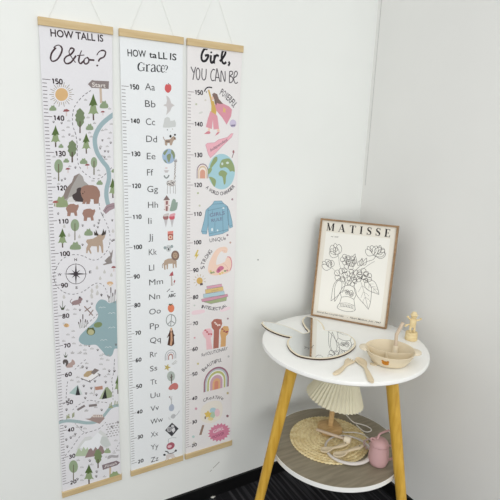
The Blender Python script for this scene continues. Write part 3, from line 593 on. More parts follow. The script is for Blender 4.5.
    ls = [(150,150),(132,168),(118,250),(94,344),(104,366),(138,368),(150,280)]; rs = [(310,132),(330,176),(350,258),(356,308),(330,320),(314,240)]
    A.poly(d, ls, 2); A.poly(d, rs, 2); A.poly(d, body, 3)
    for P in (body, ls, rs): A.stroke(e, P, 1.5, 4, False, True)
    A.lines(e, [((146,172),(306,138)),((186,118),(280,112)),((184,170),(190,200)),((208,270),(206,350)),((270,160),(276,350)),((158,366),(318,328)),((100,346),(144,350)),((330,300),(354,292))], 1.6, 5)
    A.text((92,96,130), 'GIRLS', (164,224), (290,204), 12, bold=.01, lay=6); A.text((92,96,130), 'RULE', (180,268), (270,250), 11, bold=.01, lay=6)
    A.ell((215,228,232), 184, 330, 8, 14, 6); A.ell((215,228,232), 230, 336, 6, 8, 6); A.ell((215,228,232), 278, 150, 9, 6, 6)
    A.text(m, 'UNiQUe', (164,436), (298,416), 13.5)
    K(190,245,60)
    A.poly((204,180,70), [(62,38),(34,96),(52,94),(40,128),(76,76),(58,80),(72,42)], 2)
    A.arc(m, 'STRONG', [(122,196),(118,168),(130,138),(150,106),(172,76),(188,50)], 13, 0)
    A.poly((234,202,182), [(150,215),(156,160),(176,108),(205,55),(240,24),(288,14),(308,26),(310,58),(296,66),(282,56),(262,52),(240,76),(224,112),(218,162),(244,160),(272,148),(292,136),(302,108),(322,94),(345,110),(350,170),(336,214),(300,236),(230,252),(176,248)], 2, True)
    A.ell((234,202,182), 290, 40, 24, 26, 3); A.lines((206,166,146), [((276,52),(272,40)),((288,58),(286,44)),((300,58),(300,46))], 1.4, 4)
    A.poly((196,96,132), [(220,226),(224,202),(246,178),(272,176),(282,196),(256,216),(240,232)], 3, True); A.ell((160,70,110), 240, 208, 10, 12, 4); A.stroke((204,110,134), [(310,98),(332,104),(346,140),(346,176),(332,214)], 3, 3); A.stroke((214,170,156), [(274,152),(300,170),(318,198)], 1.6, 3)
    for x, y, c in ((178,232,(128,148,96)),(196,228,(150,160,110)),(172,218,(210,190,110)),(292,216,(128,148,96)),(270,230,(214,190,110)),(310,212,(200,130,140)),(250,240,(220,190,90))): A.ell(c, x, y, 10, 8, 4)
    A.ell((206,164,76), 80, 298, 26, 28, 2); A.poly((96,86,90), [(82,322),(104,314),(108,332),(86,338)], 3)
    for t in range(9):
        a = math.radians(130+t*30); A.stroke((170,140,80), [(80+36*math.cos(a),298+38*math.sin(a)),(80+52*math.cos(a),298+56*math.sin(a))], 1.5, 2, False)
    for c, P in (((210,152,172),[(138,344),(264,324),(268,346),(140,364)]), ((212,182,110),[(126,372),(274,346),(280,378),(130,406)]), ((168,198,206),[(110,410),(284,384),(292,418),(112,440)]), ((202,140,160),[(94,452),(120,446),(312,408),(318,428),(180,462),(100,474)]), ((150,166,116),[(108,472),(180,460),(308,430),(302,464),(172,490)])): A.poly(c, P, 2); A.stroke((130,110,120), P, 1.1, 3, False, True)
    A.stroke((150,120,70), [(176,384),(200,379),(236,372)], 1.4, 4)
    K(190,300,50)
    A.arc(m, 'INTELLECTUAL', [(112,80),(160,88),(210,98),(260,102),(320,92),(368,62)], 10.5, .004); A.poly((232,206,212), [(26,110),(135,96),(140,126),(30,148)], 1, True); A.poly((236,212,218), [(300,92),(388,66),(402,88),(320,118)], 1, True)
    fist = [((230,184,190),[(122,330),(134,304),(168,286),(206,284),(222,310),(226,348),(208,380),(214,430),(226,490),(165,496),(160,392),(136,362)],2),
            ((208,158,94),[(308,288),(338,260),(380,262),(390,296),(380,340),(360,362),(356,464),(304,470),(310,382),(300,330)],2),
            ((164,88,68),[(212,226),(238,194),(270,188),(315,194),(322,236),(308,276),(292,298),(286,478),(232,488),(238,302),(218,276)],3)]
    for c, P, l in fist: A.poly(c, P, l)
    for pts, c in (([(250,226),(262,240),(278,254),(296,250)],(238,214,206)),([(152,302),(170,320),(188,342),(212,342)],(186,52,66)),([(322,290),(342,312),(362,322),(374,316)],(150,40,48))):
        for x, y in pts: A.ell(c, x, y, 9, 8, 5)
        A.stroke(c, [(x,y-8) for x,y in pts], 1.3, 5)
    K(185,345,55)
    A.text(m, 'ReVOLUTiONARY', (152,106), (388,44), 13); A.arc(m, 'BeAUTiFUL', [(170,244),(205,206),(250,178),(290,162),(332,150)], 13, 0)
    c = A.uv((284,398)); A.arches(c[0], c[1]-.002, [(.0535,.0935,(146,88,110)),(.0475,.0865,(178,188,194)),(.0415,.080,(236,230,226)),(.0385,.0765,(178,182,104)),(.0315,.067,(238,232,228)),(.0265,.060,(196,154,170)),(.0165,.047,(216,166,112)),(.0085,.036,(206,126,100))], 2)
    K(185,390,55)
    A.arc((96,92,96), 'CReATiVe', [(170,112),(205,92),(250,82),(300,82),(344,92)], 12, 0)
    A.poly((228,222,210), [(140,210),(155,155),(200,118),(270,96),(325,110),(342,160),(335,225),(300,275),(225,302),(160,285),(138,250)], 1, True)
    A.poly((216,184,72), [(208+ (36 if i%2==0 else 22)*math.sin(i*math.pi/5), 222-(36 if i%2==0 else 22)*math.cos(i*math.pi/5)) for i in range(10)], 3); A.ell((168,200,210), 256, 186, 30, 26, 2); A.ell((166,196,166), 250, 226, 24, 30, 2); A.ell((228,192,198), 292, 206, 24, 36, 2); A.ell((222,206,140), 232, 262, 26, 16, 2); A.ell((120,100,80), 184, 252, 7, 14, 3)
    A.poly((136,106,86), [(156,318),(176,318),(150,408),(128,410)], 2)
    st = []
    for i in range(36):
        t = 2*math.pi*i/36; r = 1 if i % 2 == 0 else .8; x = 108*r*math.cos(t); y = 82*r*math.sin(t); a = math.radians(-22); st.append((310+x*math.cos(a)-y*math.sin(a), 385+x*math.sin(a)+y*math.cos(a)))
    A.poly((206,116,146), st, 1); A.text((240,206,216), 'GIRL', (256,396), (356,356), 14, bold=.02); A.text((160,66,104), 'POWER', (252,446), (358,402), 13, bold=.02)
    dots = ((66,26,(170,180,140),190,190),(352,78,(150,120,130),190,190),(80,130,(190,190,170),190,190),(336,438,(190,160,150),190,190),(312,376,(140,120,130),190,190),(52,202,(180,185,160),190,80),(128,168,(205,200,190),190,80))
    for x, y, c, kx, ky in dots: K(kx,ky,60); A.ell(c, x, y, 9, 9, 1, n=10)
    K(190,300,50)
    for x, y, c in ((378,186,(150,120,130)),(46,378,(204,140,150)),(44,54,(190,200,190))): A.ell(c, x, y, 10, 9, 1, n=10)
    K(185,390,55)
    for x, y, c in ((100,170,(206,150,165)),(386,236,(130,80,90)),(76,424,(170,200,196)),(388,28,(190,200,170)),(84,480,(205,200,190))): A.ell(c, x, y, 12, 12, 1, n=10)
    K(185,345,55)
    for x, y, c in ((118,170,(190,180,120)),(396,104,(180,180,180)),(388,438,(190,170,120))): A.ell(c, x, y, 10, 10, 1, n=10)

chart(1, -1.2125, -1.2240, 'forest animal growth chart, leftmost, with trees, bears and a blue lake', (-1.115,1.812), ((49,15),(102,23)), forest, ((100,92,96), (56,44,48)))
chart(2, -.9935, -.9890, 'alphabet growth chart in the middle with letters Aa to Zz', (-.889,1.82), ((131,27),(173.5,34)), alphabet, ((112,106,108), (44,42,44)))
chart(3, -.7803, -.7785, 'pink themed growth chart at right, headed Girl, you can be', (-.683,1.814), ((197,36.4),(232.4,42)), girl, ((134,120,124), (50,44,50)))

# a scrap of paper on the carpet
sc0 = on_z(212.6, 497.2, 0.002); m = MB(); R = []
for k, (q, z) in enumerate(((.003,.0004),(.008,.0012),(.0085,.003),(.004,.0050))):
    R.append([sc0+Vector((q*math.cos(t)*(1+.5*math.sin(3*t+k)), q*.7*math.sin(t)*(1+.4*math.cos(2*t+k)), z-.002+.001*math.sin(5*t))) for t in [2*math.pi*i/18 for i in range(18)]])
m.loft(R); tag(m.build('paper_scrap', mat('scrap_paper',(205,203,196),.8,.1), None, loc=sc0), 'tiny pale crumpled paper scrap on the dark carpet beside the baseboard', 'scrap')
# ------------------------------------------------------------------ side table
TX, TY, TR, H1, R2, H2 = -.338871, -.344919, .2795, .689474+F, .2325, .298741+F
T0 = Vector((TX, TY, 0))
white = mat('white_laminate', (243,243,239), .32, .4, vary=.015, scale=20)
table = thing('side_table', T0, 'round two tier side table with white top and three yellow oak legs', 'table')
m = MB(); e = .004; th = .017
m.lathe([(TR-.06,H1-th),(TR-.008,H1-th),(TR-.003,H1-th+.002),(TR,H1-th+.005),(TR,H1-.004),(TR-.0012,H1-.0012),(TR-.004,H1),(TR-.06,H1)], (TX,TY,0), 128)
m.build('tabletop', white, table)
shelf_m = mat('grey_oak_laminate', (153,145,126), .45, .3, c2=(132,124,107), scale=9, stretch=(1.2,9,1), bump=.03)
m = MB(); m.lathe([(R2-.04,H2-.015),(R2-.002,H2-.015),(R2-.002,H2),(R2-.04,H2)], (TX,TY,0), 128)
shelf = m.build('lower_shelf', shelf_m, table, label='grey wood grain shelf with a white edge')
m = MB(); prof = [(R2-.0022,H2-.0155),(R2,H2-.015),(R2,H2),(R2-.0022,H2+.0004)]
n = 128; RR = [[Vector((TX+r*math.cos(2*math.pi*j/n), TY+r*math.sin(2*math.pi*j/n), z)) for j in range(n)] for r, z in prof]; m.loft(RR, None, False, True)
m.build('edge_band', white, shelf, label='white edge band')
leg_m = mat('golden_oak', (218,176,76), .42, .35, c2=(190,146,50), scale=16, stretch=(5,5,.55), bump=.04)
for d in (171, 285, 48):
    a = math.radians(d); ca, sa = math.cos(a), math.sin(a)
    def P(z): zz = z-F; return Vector((TX+ca*(.315-.2*zz), TY+sa*(.315-.2*zz), z))
    m = MB(); zs = [0,.004,.1,.25,.4,.55,.69,H1-th+.001]; rs = [.0125,.0138,.0148,.0162,.0176,.0190,.0204,.0208]
    m.tube([P(z) for z in zs], rs, 20); lg = m.build('leg', leg_m, table)
screw = mat('bracket_metal', (150,150,150), .35, .5, metal=1)

# ------------------------------------------------------------------ framed poster
BL = Vector((-.289,-.087,H1)); BR = Vector((-.118,-.323,H1)); dX = (BR-BL).normalized(); nb = Vector((-dX.y, dX.x, 0))
an = .125; up = Vector((0,0,1))*math.cos(an)+nb*math.sin(an); nf = dX.cross(up)  # towards the viewer
PW = (BR-BL).length; PH = .385
ptm = thing('poster_frame', (BL+BR)/2, 'wooden framed flower line drawing poster headed MATISSE, leaning on the table', 'picture frame')
FO = BL+nf*0.0
fr_m = mat('walnut_frame', (168,136,102), .5, .3, c2=(140,110,78), scale=20, stretch=(2,2,8))
def pbox(m, u0, u1, w0, w1, d0, d1, mt=None):   # in the frame's own axes, depth behind the front face
    vs = [FO+dX*u+up*w-nf*d for d in (d0,d1) for u, w in ((u0,w0),(u1,w0),(u1,w1),(u0,w1))]
    m.add(vs, [(3,2,1,0),(4,5,6,7),(0,1,5,4),(1,2,6,5),(2,3,7,6),(3,0,4,7)], mt)
fw = .0065; DP = .022
m = MB(); pbox(m,0,fw,.0015,PH,0,DP); pbox(m,PW-fw,PW,.0015,PH,0,DP); pbox(m,fw,PW-fw,.0015,fw,0,DP); pbox(m,fw,PW-fw,PH-fw,PH,0,DP)
m.build('frame', fr_m, ptm, smooth=False, bevel=.0008)
m = MB(); pbox(m, fw, PW-fw, fw, PH-fw, DP-.004, DP-.001); m.build('backing_board', mat('fibre_board',(120,95,70),.8,.1), ptm, smooth=False)
m = MB(); a = PW/2; m.add([FO+dX*(a-.03)+up*.3-nf*DP, FO+dX*(a+.03)+up*.3-nf*DP, FO+dX*(a+.03)+nb*.125+Vector((0,0,.0015)), FO+dX*(a-.03)+nb*.125+Vector((0,0,.0015)),
    FO+dX*(a-.03)+up*.3-nf*(DP+.003), FO+dX*(a+.03)+up*.3-nf*(DP+.003), FO+dX*(a+.03)+nb*.129+Vector((0,0,.0015)), FO+dX*(a-.03)+nb*.129+Vector((0,0,.0015))], [(3,2,1,0),(4,5,6,7),(0,1,5,4),(1,2,6,5),(2,3,7,6),(3,0,4,7)])
m.build('easel_back', MATS['fibre_board'], ptm, smooth=False)
A = Art(FO-nf*.0065, dX, up, nf, (fw, PW-fw, fw, PH-fw)); m = A.mb
bg = mat('poster_border', (230,225,212), .8, .15, vary=.01)
pbox(m, fw, PW-fw, fw, PH-fw, .0065, .008, bg)
A.raw((232,230,221), [(.025,.026),(PW-.025,.026),(PW-.025,PH-.050),(.025,PH-.050)], 0)
# heading in a high contrast serif
ch = .0285; zt = PH-.044; ik = (42,38,40)
def serif(u, g):
    W = ch*1.0
    def S(p, w): A.rstroke(ik, [(u+x*W, zt+y*ch) for x, y in p], [q*W for q in w] if isinstance(w, tuple) else w*W, 3)
    h, t = .055, .2
    if g == 'M': S([(.12,0),(.12,1)],h); S([(.13,1),(.46,.02)],t); S([(.48,.0),(.84,1)],h); S([(.88,0),(.88,1)],t); S([(0,.02),(.26,.02)],h); S([(.70,.02),(1.06,.02)],h); S([(0,.98),(.2,.98)],h); S([(.8,.98),(1.06,.98)],h)
    if g == 'A': S([(.1,0),(.45,1)],h); S([(.44,1),(.78,0)],t); S([(.2,.34),(.66,.34)],h); S([(0,.02),(.24,.02)],h); S([(.56,.02),(.98,.02)],h)
    if g == 'T': S([(.4,0),(.4,1)],t); S([(0,.97),(.8,.97)],h); S([(.02,.98),(.05,.72)],(.1,.03)); S([(.78,.98),(.75,.72)],(.1,.03)); S([(.22,.02),(.58,.02)],h)
    if g == 'I': S([(.2,0),(.2,1)],t); S([(.02,.02),(.38,.02)],h); S([(.02,.98),(.38,.98)],h)
    if g == 'S':
        P = [(.52,.72),(.48,.9),(.34,.99),(.18,.95),(.09,.8),(.14,.64),(.3,.53),(.46,.42),(.53,.26),(.46,.08),(.3,.01),(.14,.06),(.06,.28)]
        S(P, (.04,.06,.06,.1,.16,.2,.22,.21,.17,.1,.06,.06,.04)); S([(.53,.98),(.53,.7)],(.08,.03)); S([(.05,.02),(.05,.3)],(.08,.03))
    if g == 'E': S([(.18,0),(.18,1)],t); S([(0,.02),(.66,.02)],h); S([(0,.98),(.62,.98)],h); S([(.2,.51),(.46,.51)],h); S([(.64,.02),(.68,.28)],(.1,.03)); S([(.6,.98),(.63,.74)],(.1,.03)); S([(.47,.64),(.47,.38)],.04)
u = .026
adv = {'M':1.06,'A':.98,'T':.8,'I':.4,'S':.6,'E':.68}
tot = sum(adv[g] for g in 'MATISSE')*ch; gap = (PW-.026*2-tot-.002)/6
for g in 'MATISSE': serif(u, g); u += adv[g]*ch+gap
A.rtext((70,66,66), 'no. 1947', (.046,PH-.068), (.076,PH-.068), .0055, shear=.3)
A.rtext((70,66,66), 'Nature aux fleurs et aux grandes feuilles', (.022,.0165), (.128,.0165), .0062, shear=.3, bold=.004); A.rtext((70,66,66), '-  Henri Matisse, Juin 1947', (.142,.0165), (PW-.022,.0165), .0062, shear=.3, bold=.004)
# a vase of flowers in single pen lines
def L(p, w=1.45, c=(76,72,72), closed=False): A.k = None; P = [(v.x,v.y) for v in cat([(x,y,0) for x,y in p], 7, closed)]; A.rstroke(c, (P+[P[0]]) if closed else P, w/1000, 2)
def tulip(x, y, s, a):
    q = math.radians(a); f = lambda p: (x+s*(p[0]*math.cos(q)-p[1]*math.sin(q)), y+s*(p[0]*math.sin(q)+p[1]*math.cos(q)))
    for P in ([(0,0),(-.5,.25),(-.55,.7),(-.3,1),(-.05,.75),(0,.3)], [(0,.05),(.45,.2),(.6,.6),(.4,1),(.1,.8),(-.02,.35)], [(-.2,.85),(0,1.15),(.22,.9)], [(-.05,.3),(.2,.5),(.15,.8)]): L([f(p) for p in P])
def rose(x, y, s, a=0):
    for k in range(5):
        t = math.radians(a+72*k); c, d = math.cos(t), math.sin(t)
        f = lambda p: (x+s*(p[0]*c-p[1]*d), y+s*(p[0]*d+p[1]*c)); L([f(p) for p in [(.2,-.1),(.65,-.45),(1,-.1),(.9,.35),(.4,.4),(.15,.15)]])
    L([(x+s*.22*math.cos(t), y+s*.2*math.sin(t)) for t in [.3,1.5,2.7,3.9,5.1,6.2]], .9)
def leaf(x, y, l, w, a, vein=True):
    q = math.radians(a); f = lambda p: (x+l*p[0]*math.cos(q)-w*p[1]*math.sin(q), y+l*p[0]*math.sin(q)+w*p[1]*math.cos(q))
    L([f(p) for p in [(0,0),(.15,.38),(.38,.52),(.6,.40),(.82,.22),(1,0)]]); L([f(p) for p in [(0,0),(.12,-.36),(.36,-.5),(.62,-.36),(.84,-.14),(1,0)]])
    if vein:
        L([f(p) for p in [(0,0),(.4,.03),(.95,0)]], .9)
        for k in (.25,.45,.62): L([f((k,.02)), f((k+.1,.2)), f((k+.16,.34*(1.2-k)))], .8); L([f((k,0)), f((k+.1,-.18)), f((k+.16,-.32*(1.2-k)))], .8)
cx = .140
L([(.112,.092),(.108,.07),(.100,.05),(.118,.042),(.145,.041),(.168,.05),(.166,.066),(.160,.092)]); L([(.112,.092),(.136,.098),(.160,.092)]); L([(.103,.052),(.135,.058),(.167,.054)], .9); L([(.108,.068),(.136,.073),(.164,.068)], .9)
for k in range(9): L([(.110+k*.006,.056),(.113+k*.006,.069)], .8); L([(.113+k*.006,.057),(.109+k*.006,.068)], .7)
L([(.113,.11),(.122,.122),(.136,.117),(.148,.124),(.158,.112)]); L([(.112,.092),(.106,.112),(.116,.134),(.140,.142),(.160,.132),(.166,.112),(.160,.092)])
rose(.132,.115,.009,20); rose(.148,.108,.008,60)
leaf(.112,.168,.105,.040,-112,False); leaf(.100,.160,.09,.026,-98,False); leaf(.172,.176,.122,.062,-68); leaf(.196,.17,.07,.04,-40,True)
L([(.128,.140),(.150,.196),(.185,.236),(.214,.252),(.226,.276)], 1.4); L([(.138,.142),(.162,.190),(.196,.226),(.220,.246)], 1.0); L([(.124,.142),(.110,.180),(.092,.214),(.082,.252)], 1.0); L([(.118,.142),(.092,.176),(.062,.200)], 1.0)
tulip(.074,.250,.040,12); tulip(.080,.246,.034,50); tulip(.224,.262,.040,-12); tulip(.214,.268,.034,42); tulip(.220,.266,.036,-48); tulip(.060,.198,.036,62); tulip(.060,.200,.026,20)
rose(.100,.176,.026,10); rose(.126,.200,.022,50); rose(.158,.180,.024,30); rose(.132,.234,.020,0); rose(.112,.238,.020,40); rose(.182,.192,.022,12); rose(.144,.160,.020,70); rose(.198,.182,.020,40)
for x, y, a in ((.136,.236,70),(.150,.226,95),(.160,.222,60),(.172,.222,88),(.182,.226,75),(.120,.224,110),(.142,.215,85)): leaf(x, y, .030, .012, a, False)
for x, y in ((.206,.302),(.222,.304),(.232,.304)): A.raw((92,88,88), [(x+.0012*math.cos(t),y+.0012*math.sin(t)) for t in [0,1,2,3,4,5]], 2)
m.build('poster', None, ptm, smooth=False)

# ------------------------------------------------------------------ rabbit mirror
zm = H1+.005
ml = [(290.4,337.2),(284.5,336),(277,333.6),(268.5,329.8),(263,325.6),(261.4,323),(263.6,321.6),(270.5,322.1),(280,324.3),(290,327.4),(298.5,331.2),(303.5,333.4),(308.2,331.6),
      (305,327.6),(302.4,323),(302,320),(303.6,317.8),(306.4,316.4),(309.6,316.9),(313.4,317.8),(317.2,319.4),(321,322.4),(324,326.4),(325.4,330.2),(331,330.2),(338.5,331.3),(347,334),(353.6,338.4),(356,343.2),(354,348),(346.5,353.4),(335,357.4),(322,358.9),(310,358.2),(299,355.9),(291.4,351.2),(287.6,346),(286.9,342),(288.3,339)]
W = [on_z(x, y, zm) for x, y in ml]
out = [(p.x, p.y) for p in cat(W, 5, True)]
if sum(out[i-1][0]*out[i][1]-out[i][0]*out[i-1][1] for i in range(len(out))) < 0: out = out[::-1]
def inset(P, d):
    R = []; n = len(P)
    for i in range(n):
        a = Vector(P[(i-2) % n]); b = Vector(P[(i+2) % n]); t = (b-a).normalized(); R.append((P[i][0]-t.y*d, P[i][1]+t.x*d))
    return R
cm = Vector((sum(p[0] for p in out)/len(out), sum(p[1] for p in out)/len(out), H1))
rab = thing('rabbit_mirror', cm, 'rabbit head shaped mirror on a pale wood board, lying flat on the white top', 'mirror')
pw = mat('pale_plywood', (240,230,206), .6, .2, vary=.08, scale=60); burnt = mat('burnt_wood_edge', (74,54,40), .7, .15, vary=.3, scale=60)
m = MB(); m.prism(out, H1+.0003, zm, pw, burnt); m.build('wooden_backing', None, rab, smooth=False, label='pale wood backing with a dark cut edge')
mirm = mat('mirror_silver', (236,238,238), .015, .5, metal=1)
m = MB(); ins = inset(out, .0064); m.prism(ins, zm-.0005, zm+.0016); mf = m.build('mirror_face', mirm, rab, smooth=False)
A = Art((0,0,zm+.0016), (1,0,0), (0,1,0), (0,0,1))
for P in ([(304.3,346),(306.8,347.6),(310,348),(312.6,346.4),(313.6,345)], [(305.6,347.4),(304.6,348.4)], [(308.4,348.3),(308.2,349.4)], [(312,347.4),(313,348.2)]):
    A.rstroke((80,74,70), [(p.x,p.y) for p in [on_z(x,y,zm+.0016) for x,y in P]], .0016, 1)
A.mb.build('engraved_eye', None, mf, smooth=False)

# ------------------------------------------------------------------ beige tableware on the top
sil = mat('beige_silicone', (222,208,180), .55, .25, vary=.03, scale=50)
sil2 = mat('pale_beige_silicone', (228,216,192), .55, .25, vary=.03, scale=50)
bc = Vector((-.3045,-.5215,H1)); RB, HB = .0765, .042
bowl = thing('divided_bowl', bc, 'beige divided baby bowl with side tabs and an orange bear emblem', 'bowl')
m = MB()
m.lathe([(.03,.0006),(.050,.0006),(.055,.003),(.0625,.014),(.0705,.028),(.0760,.0400),(.0772,.0418),(.0765,.0428),(.0748,.0425),(.0732,.0400),(.0672,.027),(.0590,.014),(.0520,.0072),(.046,.006),(.02,.006)], bc, 96)
bo = m.build('bowl_body', sil, bowl)
ax = Vector((.772,-.635,0)).normalized(); ay = Vector((-ax.y, ax.x, 0))
def bp_(u, v, z): return bc+ax*u+ay*v+Vector((0,0,z))
# dividers: one across, one short rib to the near side
m = MB()
def wall(m, P, z0, z1, t):
    n = len(P); rings = []
    for i, (u, v) in enumerate(P):
        a = Vector(P[max(i-1,0)]); b = Vector(P[min(i+1,n-1)]); d = (b-a).normalized(); q = Vector((-d.y, d.x))*t/2; zt_ = z1[i] if isinstance(z1, list) else z1; zb_ = z0[i] if isinstance(z0, list) else z0
        rings.append([bp_(u+q.x*s*k, v+q.y*s*k, z) for s, k, z in ((1,1.5,zb_),(1,.9,zt_-.001),(1,.4,zt_),(-1,.4,zt_),(-1,.9,zt_-.001),(-1,1.5,zb_))])
    m.loft(rings)
wall(m, [(-.0655,.0310),(-.0600,.0275),(-.04,.016),(-.012,.007),(.010,.003),(.04,.002),(.0640,.003),(.0715,.004)], [.034,.024,.007,.0055,.0055,.007,.022,.034], [.0400,.0345,.031,.029,.029,.031,.0345,.0400], .0028)
wall(m, [(-.012,.0060),(-.011,-.020),(-.010,-.048),(-.010,-.066)], [.0055,.0055,.008,.028], [.029,.029,.031,.0365], .0028)
m.build('divider', sil, bowl)
for sg in (-1, 1):
    m = MB(); R = []
    for zz in (.0375, .0385, .0415, .0425):
        k = 0 if zz in (.0385,.0415) else .0012
        R.append([bp_(sg*(.0735+(.0215-k)*math.cos(t)), (.024-k)*math.sin(t), zz) for t in [-math.pi/2+math.pi*i/16 for i in range(17)]])
    m.loft(R); m.build('side_tab', sil2, bowl)
# bear emblem on the near wall
em = MB(); amber = mat('amber_emblem', (196,126,36), .6, .2, vary=.15, scale=200)
ea = math.atan2(-.735,-.678)+math.radians(-13)
def onb(s_, z):   # point on the outer wall: s_ along the rim, z height
    prof = [(.055,.003),(.0625,.014),(.0705,.028),(.0760,.040)]
    for (r0,z0),(r1,z1) in zip(prof, prof[1:]):
        if z <= z1 or z1 == .040: r_ = r0+(r1-r0)*(z-z0)/(z1-z0); break
    a = ea+s_/r_; return bc+Vector(((r_+.0007)*math.cos(a), (r_+.0007)*math.sin(a), z))
for cx_, cz_, rx_, rz_ in ((0,.0225,.0105,.0085),(-.0078,.0298,.0040,.0036),(.0078,.0298,.0040,.0036)):
    P = [onb(cx_+rx_*math.cos(2*math.pi*i/20), cz_+rz_*math.sin(2*math.pi*i/20)) for i in range(20)]; c0 = onb(cx_, cz_)
    em.add([c0]+P, [(0,i+1,(i+1)%20+1) for i in range(20)])
em.build('bear_emblem', amber, bo, label='orange brown bear face emblem')
m = MB(); q = on_z(349.5,0,0)
m = MB(); R = []
tb = bp_(-.047,-.030,0)
for zz in (.0006,.003): R.append([bp_(-.049+.012*math.cos(t), -.036+.009*math.sin(t), zz) for t in [2*math.pi*i/20 for i in range(20)]])
m.loft(R); m.build('release_tab', sil, bowl)

# straw with its sleeve, standing in the bowl
sp = on_z(394.8, 354.6, H1+.0085)
straw = thing('silicone_straw', sp, 'bent beige straw with a thick sleeve standing upright in the bowl', 'straw')
bend = like(396.6, 334.5, sp); tip = like(403.2, 322.4, sp); base = Vector(sp)
gray_sil = mat('taupe_silicone', (202,184,162), .5, .25, vary=.03)
m = MB(); pts = [base, base.lerp(bend,.5), base.lerp(bend,.9), bend, bend.lerp(tip,.12), bend.lerp(tip,.6), tip]
pts = [Vector(p) for p in pts]; m.tube(pts, .0056, 18, caps=True); m.build('straw_tube', gray_sil, straw, angle=60)
m = MB(); dd = (tip-bend).normalized(); m.tube([tip+dd*.0002, tip+dd*.0006], .0036, 16); m.build('straw_opening', mat('dark_hole',(52,42,36),.8,.1), straw, label='dark open end')
m = MB(); ud = (bend-base).normalized(); m.tube([base, base+ud*.004, base+ud*.006, base+ud*.024, base+ud*.026, base+ud*.0285], [.0096,.0098,.0088,.0088,.0094,.0085], 20); m.build('sleeve', sil2, straw)

def cutlery(name, label, cat_, path, widths, thick, z, mt, bowl_at=None, tines=None, hole=None, group=None, tilt=None):
    """flat tapered handle with rounded section; path in table coordinates"""
    P = [Vector((p[0], p[1], 0)) for p in path]; P = cat(P, 6); n = len(P)
    ww = cat([(w,0,0) for w in widths], 6); W_ = [w.x for w in ww]
    base = sum(P, Vector())/n; base.z = z
    t = thing(name, base, label, cat_, group)
    m = MB(); R = []
    for i, p in enumerate(P):
        a = P[max(i-1,0)]; b = P[min(i+1,n-1)]; d = (b-a).normalized(); s = Vector((-d.y, d.x, 0)); w = max(W_[i], .0008); f = i/(n-1)
        th = thick*min(1, w/.004+.25)
        dip = 0; lift = tilt(f) if tilt else 0
        if bowl_at:
            q = (f-bowl_at[0])/(bowl_at[1]-bowl_at[0])
            if 0 < q < 1: dip = math.sin(math.pi*q)**.7*th*.75
        ring = []
        for k in range(16):
            g = 2*math.pi*k/16; x = math.cos(g); zz = th/2*math.sin(g)
            if math.sin(g) > .2 and abs(x) < .8: zz -= dip*(1-(x/.8)**2)
            ring.append(p+s*w*x+Vector((0,0,z+th/2+zz+.0006+lift)))
        R.append(ring)
    m.loft(R)
    if not tines: m.build('spoon_body', mt, t, angle=70)
    else:
        m.build('fork_handle', mt, t, angle=70); e = P[-1]; d = (P[-1]-P[-4]).normalized(); s = Vector((-d.y, d.x, 0)); w = W_[-1]
        for k in range(tines):
            o = (k-(tines-1)/2)/((tines-1)/2)*w*.8; m = MB()
            zz = Vector((0,0,z+thick/2+.0006))
            m.tube([e+s*o-d*.004+zz, e+s*o+d*.007+zz, e+s*o*.95+d*.015+zz, e+s*o*.92+d*.0185+zz], [.0027,.0027,.0024,.0012], 10, flat=.8); m.build('tine', mt, t)
    if hole is not None:
        i = int(hole*(n-1)); p = P[i]; m = MB(); m.lathe([(.0005,0),(.0022,0),(.0022,.0008),(.0005,.0008)], p+Vector((0,0,z+thick+.0002+(tilt(hole) if tilt else 0))), 14); m.build('hanging_hole', MATS['dark_hole'], t, label='small dark hole')
    return t
ctl = mat('beige_cutlery', (220,204,174), .5, .25, vary=.03, scale=60)
pz = lambda x, y, z=H1: on_z(x, y, z+.004)
cutlery('baby_fork', 'beige baby fork in front of the mirror, tines pointing right', 'fork', [pz(334,374.2),pz(337,372.6),pz(341,369.6),pz(345,365.6),pz(348.0,362.6),pz(349.6,361.2)], [.005,.0092,.0072,.0058,.0120,.0150], .007, H1, ctl, tines=4, group='beige cutlery on the tabletop')
cutlery('baby_spoon', 'beige baby spoon lying on the white top, bowl end near the fork', 'spoon', [pz(372.2,382.4),pz(370.6,379.6),pz(367.6,372.6),pz(364.8,367.2),pz(362.6,363.6),pz(360.2,360.6),pz(357.6,358.4)], [.005,.0092,.0072,.0058,.0140,.0172,.009], .008, H1, ctl, bowl_at=(.55,1), group='beige cutlery on the tabletop')

# ------------------------------------------------------------------ wooden figure
fw_m = mat('figure_beech', (230,212,168), .55, .25, c2=(212,188,138), scale=30, stretch=(1,1,4))
fb = Vector((-.1030,-.4270,H1)); right = RX.copy(); right.z = 0; right.normalize(); back = Vector((-right.y, right.x, 0))
fig = thing('push_puppet', fb, 'small natural wood figure with a hat and raised arms on a round base', 'wooden figure')
def fp(u, v, z): return fb+right*u+back*v+Vector((0,0,z))
m = MB(); m.lathe([(.012,.0003),(.0205,.0003),(.0218,.002),(.0212,.010),(.0206,.024),(.0200,.0275),(.0185,.0290),(.010,.0290)], fb, 36); m.build('base', fw_m, fig)
def ball(m, c, r, sx=1, sy=1, sz=1, n=18):
    R = []
    for i in range(1, n): 
        a = math.pi*i/n; R.append([Vector(c)+right*(r*sx*math.sin(a)*math.cos(2*math.pi*j/20))+back*(r*sy*math.sin(a)*math.sin(2*math.pi*j/20))+Vector((0,0,-r*sz*math.cos(a))) for j in range(20)])
    m.loft(R)
m = MB(); R = []
for z, rx, ry in ((.046,.0065,.0055),(.048,.0100,.008),(.058,.0112,.0090),(.070,.0114,.0090),(.0765,.0104,.0082),(.0795,.0065,.0055)):
    R.append([fp(.001+rx*math.cos(t), ry*math.sin(t), z) for t in [2*math.pi*j/20 for j in range(20)]])
m.loft(R); m.build('torso', fw_m, fig)
